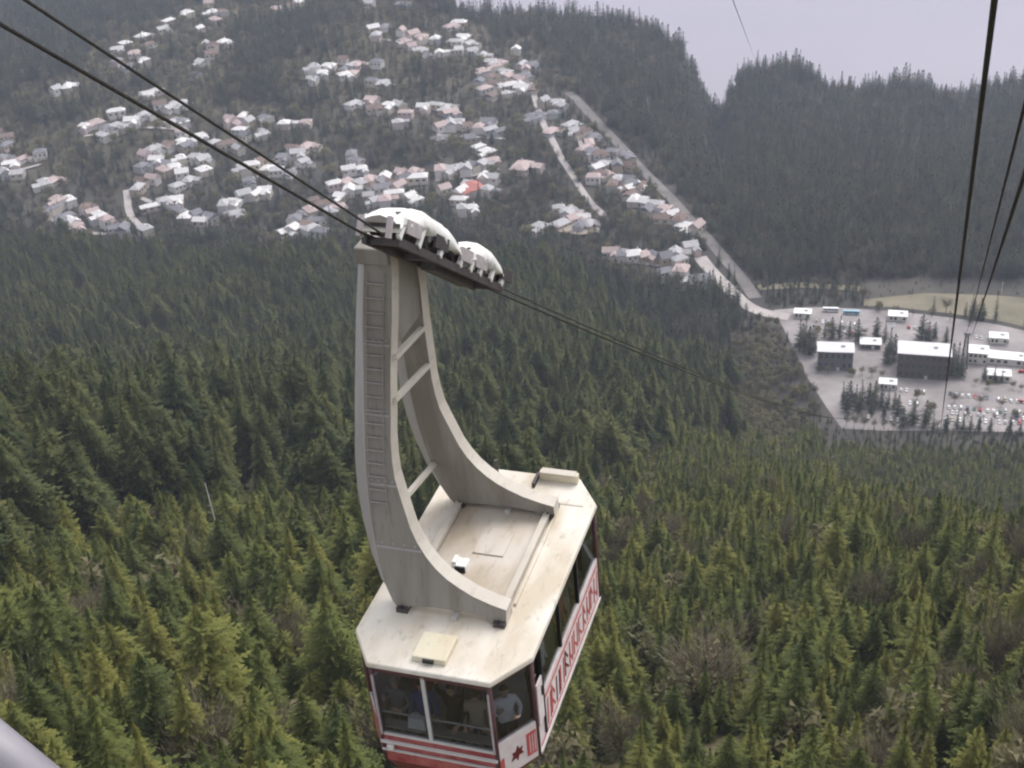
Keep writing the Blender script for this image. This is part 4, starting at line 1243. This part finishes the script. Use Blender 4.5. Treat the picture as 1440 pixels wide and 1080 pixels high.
# web plate between the arms under the head, and the tie bars
web = MB()
wl_ = [(6.80, -.5, .42), (5.6, vvn(5.6), vvf(5.6)), (5.0, vvn(5.0), vvf(5.0))]
P = []
for w, va, vb in wl_:
    uu = float(np.interp(w, [4.77, 5.67, 6.41, 6.86], [-.92, -.83, -.78, -.77])) - .03
    P.append([(uu, va + .1, w), (uu, vb + .1, w), (uu - .05, vb + .1, w), (uu - .05, va + .1, w)])
for a_, b_ in zip(P[:-1], P[1:]):
    web.add(a_ + b_, [(0, 4, 5, 1), (2, 6, 7, 3), (0, 3, 7, 4), (1, 5, 6, 2)])
web.build('web_plate', M_hang, car)
for (ua, wa), (ub, wb) in (((-.86, 4.95), (-.98, 4.62)), ((-.93, 4.15), (-1.02, 3.75)), ((-.96, 2.15), (-1.38, 1.12))):
    MB().span((ua, vvn(wa) + .1, wa), (ub, vvf(wb) + .1, wb), .09, .09).build('tie_bar', M_edge, car)
MB().box((-1.09, -.03, HTOP - .08), (.60, 1.16, .30)).build('hanger_head', M_hang, car, bevel=.03)
MB().tube([(-1.3, 0, 6.72), (-.10, 0, 6.72)], .13, 12).build('pivot_pin', M_iron, car)

# ------------------------------------------------------------------ carriage on the two track ropes
UA, UB = -.55, -.20
R0, R1 = Vector((0, -1.983, 7.954)), Vector((0, 3.421, 4.070))
RD = (R1 - R0).normalized(); RN = Vector((0, -RD.z, RD.y))
def cp_(s, h, u): return Vector((u, 0, 0)) + R0 + RD * s + RN * h
carriage = empty('carriage', parent=car)
UC = (UA + UB) / 2
rh = random.Random(5)
for s0, s1, hh in ((.32, 3.4, .60), (3.72, 5.8, .57)):
    b = MB(); ns, na = 20, 8
    vv = []
    for i in range(ns + 1):
        t = i / ns; s = s0 + (s1 - s0) * t
        rise = hh * (.46 + .56 * math.sin(math.pi * t) ** .55) + rh.uniform(-.012, .012)
        hwid = .35 + rh.uniform(-.01, .01)
        drop = rh.choice((.10, .16, .30, .34, .22))
        for k in range(na + 1):
            a = math.pi * k / na
            vv.append(cp_(s, rise - .22 + .25 * math.sin(a) + rh.uniform(-.012, .012), UC - hwid * math.cos(a)))
        lowest = max(rise - .22 - drop * .45, .20)
        vv.append(cp_(s, lowest, UC + hwid)); vv.append(cp_(s, lowest, UC - hwid))
    m_ = na + 3
    ff = [(i * m_ + k, i * m_ + (k + 1) % m_, (i + 1) * m_ + (k + 1) % m_, (i + 1) * m_ + k) for i in range(ns) for k in range(m_)]
    ff += [tuple(range(m_)), tuple(ns * m_ + k for k in range(m_ - 1, -1, -1))]
    b.add(vv, ff)
    hood = b.build('hood', M_hood, carriage, smooth=True)
    for s in (s0 + .1, s0 + .3 * (s1 - s0), s0 + .62 * (s1 - s0), s1 - .15):
        for u in (UC - .31, UC + .31):
            MB().span(cp_(s, .0, u), cp_(s + .16, hh * .55, u), .06, .12).build('strut', M_hood, hood)
    nw = int((s1 - s0) / .58)
    for k in range(nw):
        s = s0 + .3 + k * (s1 - s0 - .5) / max(nw - 1, 1)
        for u in (UA, UB):
            wh = MB().tube([cp_(s, .24, u - .05), cp_(s, .24, u + .05)], .20, 14).build('wheel', M_iron, carriage)
            MB().tube([cp_(s, .24, u - .075), cp_(s, .24, u + .075)], .07, 8).build('hub', M_pinkg, wh)
        if k % 2 == 0:
            for u in (UC - .33, UC + .33):
                MB().span(cp_(s, .22, u), cp_(s + .62, .22, u), .05, .22).build('truck_plate', M_pinkg if k % 4 == 0 else M_iron, carriage)
for u in (UC - .27, UC + .27):
    MB().span(cp_(.45, -.05, u), cp_(5.85, -.05, u), .08, .13).build('main_beam', M_iron, carriage)
for s in (.6, 2.1, 3.7, 5.6):
    MB().span(cp_(s, -.05, UC - .30), cp_(s, -.05, UC + .30), .12, .11, up=tuple(RN)).build('cross_member', M_iron, carriage)
for s in (.18, 5.92):
    MB().span(cp_(s, -.05, UC - .24), cp_(s, .28, UC - .24), .07, .10).build('end_guard', M_pinkg, carriage)
    MB().span(cp_(s, -.05, UC + .24), cp_(s, .28, UC + .24), .07, .10).build('end_guard', M_pinkg, carriage)
MB().span(cp_(2.6, -.12, UC), cp_(4.6, -.14, UC), .26, .14).build('brake_box', M_iron, carriage)

# ------------------------------------------------------------------ cables
M_rope = mat('wire_rope', (.042, .040, .038), (.068, .064, .060), scale=18, rough=.9, spec=.1)
def cable(pts, r, label, group=None):
    b = MB().tube(pts, r, 8)
    return tag(b.build('cable', M_rope, smooth=True), label, 'cable', group)
def bez(a, c, b, n):
    return [(1 - t) ** 2 * a + 2 * t * (1 - t) * c + t * t * b for t in [(k / n) ** 1.7 for k in range(n + 1)]]
lodge_top = Vector(at(1262, 500, 0)) + Vector((0, 0, 14))
for u, r, upv, lab in ((UA, .024, (-8.46, 13.13), 'thick lower left track cable carrying the carriage'), (UB, .018, (-8.55, 13.42), 'thinner upper left track cable carrying the carriage')):
    A = cp_(0, 0, u); B = cp_(6.9, 0, u)
    Up = Vector((u, upv[0], upv[1]))
    far_up = A + (Up - A).normalized() * 40
    Aw, Bw, Fw = CAR_M @ A, CAR_M @ B, CAR_M @ far_up
    dirw = (CAR_M.to_3x3() @ Vector((0, 1, -.715))).normalized()
    end = lodge_top + Vector((u * 4, 0, 0))
    cable([Fw, Aw] + bez(Bw, Bw + dirw * 360, end, 60), r, lab, 'track cables of the passing car')
mast_m = Matrix.Translation((gm[0], gm[1], ZB)) @ Matrix.Rotation(-.3, 4, 'Z')
def rope_from(px, py, dist, end, r, sag, lab):
    P0 = Vector(ray(px, py)) * dist + Vector((0, 0, CAM_Z))
    back = P0 + (P0 - end).normalized() * 24
    L_ = (end - back).length
    pts = []
    for k in range(61):
        t = (k / 60) ** 2.6
        p = back.lerp(end, t); p.z -= sag * 4 * t * (1 - t)
        pts.append(p)
    cable(pts, r, lab, 'cables down the right side')
rope_from(1399, -20, 9.5, Vector(ga) + Vector((0, .4, 2.6)), .019, 6, 'thick nearest cable running down the right side to the car park edge')
rope_from(1446, 105, 13.0, mast_m @ Vector((-1.6, 0, MAST_H + 1.36)), .017, 3, 'left of two thin cables meeting at the mast')
rope_from(1450, 185, 11.0, mast_m @ Vector((1.6, 0, MAST_H + 1.36)), .019, 3, 'right of two thin cables meeting at the mast')
P0 = Vector(ray(1026, -12)) * 46 + Vector((0, 0, CAM_Z)); P1 = Vector(ground_hit(1064, 100)) + Vector((0, 0, 9))
cable([P0 + (P0 - P1).normalized() * 60] + [P0.lerp(P1, (k / 20) ** 2) for k in range(21)], .016, 'thin faint cable against the fog above the wooded ridge')

# ------------------------------------------------------------------ passengers
M_skin = mat('skin', (.52, .34, .26), (.58, .38, .29), scale=9, rough=.6)
M_hairs = [mat('hair_dark', (.02, .015, .012), rough=.6), mat('hair_brown', (.07, .04, .025), rough=.6), mat('hair_grey', (.30, .29, .28), rough=.6)]
M_shoe = mat('shoe', (.02, .02, .022), rough=.6)
CLOTH = {n: mat('cloth_' + n, c, tuple(x * .85 for x in c), scale=8, rough=.9) for n, c in {
    'white': (.74, .74, .78), 'blue': (.07, .10, .28), 'black': (.02, .02, .024), 'grey': (.20, .20, .22), 'red': (.32, .04, .05), 'tan': (.42, .35, .27), 'denim': (.06, .08, .13)}.items()}

def body_mesh(pose):
    """one continuous figure 1.72 m tall facing -y, grown from a jointed skeleton"""
    V, Ed, R = [], [], []
    def vtx(p, r, parent=None):
        V.append(p); R.append(r)
        if parent is not None: Ed.append((parent, len(V) - 1))
        return len(V) - 1
    pel = vtx((0, 0, .96), (.155, .11))
    sp = vtx((0, .01, 1.12), (.135, .10), pel)
    ch = vtx((0, .01, 1.33), (.165, .115), sp)
    nb = vtx((0, .015, 1.46), (.07, .065), ch)
    nk = vtx((0, .005, 1.51), (.052, .052), nb)
    hb = vtx((0, -.012, 1.56), (.064, .075), nk)
    hm = vtx((0, -.012, 1.64), (.075, .092), hb)
    vtx((0, -.002, 1.715), (.05, .062), hm)
    for s in (-1, 1):
        el, wr, hd = pose['l' if s < 0 else 'r']
        sh = vtx((s * .18, .01, 1.41), (.062, .062), ch)
        e = vtx((s * el[0], el[1], el[2]), (.046, .046), sh)
        w = vtx((s * wr[0], wr[1], wr[2]), (.031, .031), e)
        hv = vtx((s * hd[0], hd[1], hd[2]), (.036, .026), w)
        d = (Vector((s * hd[0], hd[1], hd[2])) - Vector((s * wr[0], wr[1], wr[2]))).normalized()
        sd = d.cross(Vector((0, 1, 0)));  sd = sd.normalized() if sd.length > .1 else Vector((1, 0, 0))
        base = Vector((s * hd[0], hd[1], hd[2]))
        for k, (o, l) in enumerate(((-.030, .070), (-.010, .082), (.012, .076), (.032, .058))):
            f1 = vtx(tuple(base + d * .045 + sd * o), (.0095, .0095), hv)
            f2 = vtx(tuple(base + d * (.045 + l * .55) + sd * o + Vector((0, -.012, 0))), (.0085, .0085), f1)
            vtx(tuple(base + d * (.045 + l * .8) + sd * o + Vector((0, -.034, 0))), (.007, .007), f2)
        t1 = vtx(tuple(base - d * .01 - sd * .045), (.011, .011), hv)
        vtx(tuple(base + d * .03 - sd * .062 + Vector((0, -.015, 0))), (.009, .009), t1)
        hp = vtx((s * .095, 0, .90), (.098, .098), pel)
        kn = vtx((s * .105, -.012, .50), (.062, .066), hp)
        cf_ = vtx((s * .105, .015, .34), (.056, .06), kn)
        an = vtx((s * .105, .03, .09), (.04, .042), cf_)
        vtx((s * .115, -.15, .035), (.042, .03), an)
    me_ = bpy.data.meshes.new('figure')
    me_.from_pydata(V, Ed, [])
    o = bpy.data.objects.new('figure', me_)
    COL.objects.link(o)
    md = o.modifiers.new('skin', 'SKIN'); md.use_smooth_shade = True
    for i, sv in enumerate(me_.skin_vertices[0].data):
        sv.radius = R[i]; sv.use_root = (i == 0)
    sb = o.modifiers.new('sub', 'SUBSURF'); sb.levels = sb.render_levels = 1
    dg = bpy.context.evaluated_depsgraph_get(); dg.update()
    out = bpy.data.meshes.new_from_object(o.evaluated_get(dg))
    bpy.data.objects.remove(o)
    hands = [Vector((s * pose[k][1][0], pose[k][1][1], pose[k][1][2])) for s, k in ((-1, 'l'), (1, 'r'))]
    hd_ = [Vector((s * pose[k][2][0], pose[k][2][1], pose[k][2][2])) for s, k in ((-1, 'l'), (1, 'r'))]
    idx_ = []
    for pl in out.polygons:
        c = pl.center
        hand = any((c - h_).length < .15 and (h_ - w_).normalized().dot(c - w_) > -.01 for h_, w_ in zip(hd_, hands))
        if hand or (c.z > 1.49 and abs(c.x) < .12): idx_.append(2)
        elif c.z < .10: idx_.append(3)
        elif c.z < .95 and abs(c.x) < .24: idx_.append(1)
        else: idx_.append(0)
    for _ in range(4): out.materials.append(M_skin)
    out.polygons.foreach_set('material_index', idx_)
    out.polygons.foreach_set('use_smooth', [True] * len(idx_))
    return out
POSES = [
 {'l': ((.24, .03, 1.14), (.22, -.10, .92), (.21, -.13, .84)), 'r': ((.24, .03, 1.14), (.24, -.06, .90), (.24, -.08, .82))},
 {'l': ((.27, -.08, 1.20), (.17, -.20, 1.30), (.15, -.21, 1.38)), 'r': ((.27, -.02, 1.17), (.17, -.20, 1.12), (.10, -.21, 1.14))},
 {'l': ((.26, -.06, 1.55), (.22, -.12, 1.80), (.21, -.12, 1.88)), 'r': ((.24, .03, 1.14), (.21, -.16, .98), (.18, -.22, .93))},
]
FIG = [body_mesh(p) for p in POSES]
def hair_mesh(long):
    b = MB(); vv = []; rows, seg = 6, 12
    for i in range(rows + 1):
        a = math.pi * (.0 + (.62 if long else .5) * i / rows)
        for k in range(seg):
            t = 2 * math.pi * k / seg
            back = (math.sin(t) + 1) / 2
            aa = a * (.62 + .55 * back)
            vv.append((.088 * math.sin(aa) * math.cos(t), -.006 + .104 * math.sin(aa) * math.sin(t), 1.648 + .108 * math.cos(aa)))
    ff = [(i * seg + k, i * seg + (k + 1) % seg, (i + 1) * seg + (k + 1) % seg, (i + 1) * seg + k) for i in range(rows) for k in range(seg)]
    return b.add(vv, ff)
def face_mesh():
    b = MB()
    b.add([(-.014, -.098, 1.615), (.014, -.098, 1.615), (0, -.122, 1.618), (0, -.100, 1.66)], [(0, 1, 2), (0, 2, 3), (2, 1, 3)], 0)
    for s in (-1, 1):
        b.box((s * .032, -.094, 1.652), (.022, .012, .010), 1)
        b.box((s * .080, -.005, 1.635), (.014, .034, .055), 0)
    b.box((0, -.094, 1.582), (.042, .012, .008), 2)
    return b.mesh('face', [M_skin, M_black, M_dred])
FACE = face_mesh()
PEOPLE = [
 (.42, -2.12, .3, 1.80, 0, 'grey', 'black', 0, 'person in grey standing in the second row behind the tan top'),
 (-.62, -2.10, -.25, 1.78, 2, 'red', 'denim', 1, 'person in red holding the rail in the second row, left half'),
 (-.05, -1.35, .15, 1.80, 0, 'denim', 'black', 0, 'tall person in dark denim in the third row behind the window post'),
 (1.34, -1.42, 1.4, 1.60, 1, 'black', 'black', 2, 'grey haired person in black at the side window nearest the door'),
 (1.34, 1.45, 1.5, 1.73, 0, 'tan', 'denim', 0, 'person in a tan top at the rear of the side windows'),  # u, v, turn, height, pose, top, legs, hair, label
 (1.16, -2.44, .62, 1.76, 1, 'white', 'black', 0, 'person in a white shirt with hands raised at the right front corner window'),
 (.66, -2.62, .1, 1.70, 0, 'tan', 'denim', 1, 'person in a tan top behind the right half of the front window'),
 (.20, -2.60, -.2, 1.74, 2, 'black', 'black', 0, 'person in black holding the overhead rail near the middle of the front window'),
 (-.36, -2.62, .2, 1.72, 0, 'blue', 'denim', 0, 'person in a blue top left of the front window post'),
 (-.88, -2.62, -.1, 1.68, 1, 'grey', 'black', 2, 'grey haired person at the left end of the front window'),
 (1.34, -.98, 1.45, 1.72, 0, 'white', 'denim', 1, 'person in a white top at the side window behind the door'),
 (1.34, .35, 1.4, 1.70, 0, 'red', 'black', 0, 'person in a red top at the middle of the side windows'),
]
for u, v, tr, hh, ps, top, legs, hr, lab in PEOPLE:
    me_ = FIG[ps].copy()
    me_.materials[0] = CLOTH[top]; me_.materials[1] = CLOTH[legs]; me_.materials[2] = M_skin; me_.materials[3] = M_shoe
    o = bpy.data.objects.new('person', me_); COL.objects.link(o)
    s = hh / 1.73
    o.matrix_world = CAR_M @ Matrix.Translation((u, v, -CH + .06)) @ Matrix.Rotation(tr, 4, 'Z') @ Matrix.Scale(s, 4)
    tag(o, lab, 'person', 'passengers in the cabin')
    hb_ = bpy.data.objects.new('hair', hair_mesh(hr == 1).mesh('hair', M_hairs[hr], smooth=True)); COL.objects.link(hb_); hb_.parent = o
    fb_ = bpy.data.objects.new('face', FACE); COL.objects.link(fb_); fb_.parent = o
bag = MB().box((0, 0, .13), (.36, .14, .26), taper=.82).tube([(-.09, 0, .26), (-.05, 0, .36), (.05, 0, .36), (.09, 0, .26)], .01, 5).build('bag', CLOTH['white'], bevel=.02)
bag.matrix_world = CAR_M @ Matrix.Translation((-.42, -2.86, -1.594))
tag(bag, 'white bag standing on the ledge inside the front window', 'bag')

# ------------------------------------------------------------------ grey rail of the lookout at the lower left corner
M_rail = mat('rail_aluminium', (.24, .225, .25), (.31, .29, .31), scale=14, rough=.42, metal=.35)
ra, rb_ = Vector(ray(-188, 925)) * 1.25, Vector(ray(212, 1250)) * 1.29
rail = MB().tube([Vector((0, 0, CAM_Z)) + ra, Vector((0, 0, CAM_Z)) + ra.lerp(rb_, .5), Vector((0, 0, CAM_Z)) + rb_], .029, 24)
tag(rail.build('rail', M_rail, smooth=True), 'grey metal rail crossing the lower left corner', 'rail')

# ------------------------------------------------------------------ haze over the valley
hz = MB().box((0, 6800, 145), (31000, 17200, 700))
haze = hz.build('haze', [])
hm_ = bpy.data.materials.new('haze'); hm_.use_nodes = True
hn = hm_.node_tree.nodes
for n in list(hn):
    if n.type == 'BSDF_PRINCIPLED': hn.remove(n)
pv = hn.new('ShaderNodeVolumePrincipled')
pv.inputs['Color'].default_value = (.74, .81, .97, 1)
pv.inputs['Density'].default_value = .000105
pv.inputs['Anisotropy'].default_value = 0.1
hm_.node_tree.links.new(pv.outputs[0], hn['Material Output'].inputs['Volume'])
haze.data.materials.append(hm_)
tag(haze, 'thin grey haze in the air over the valley', kind='stuff')
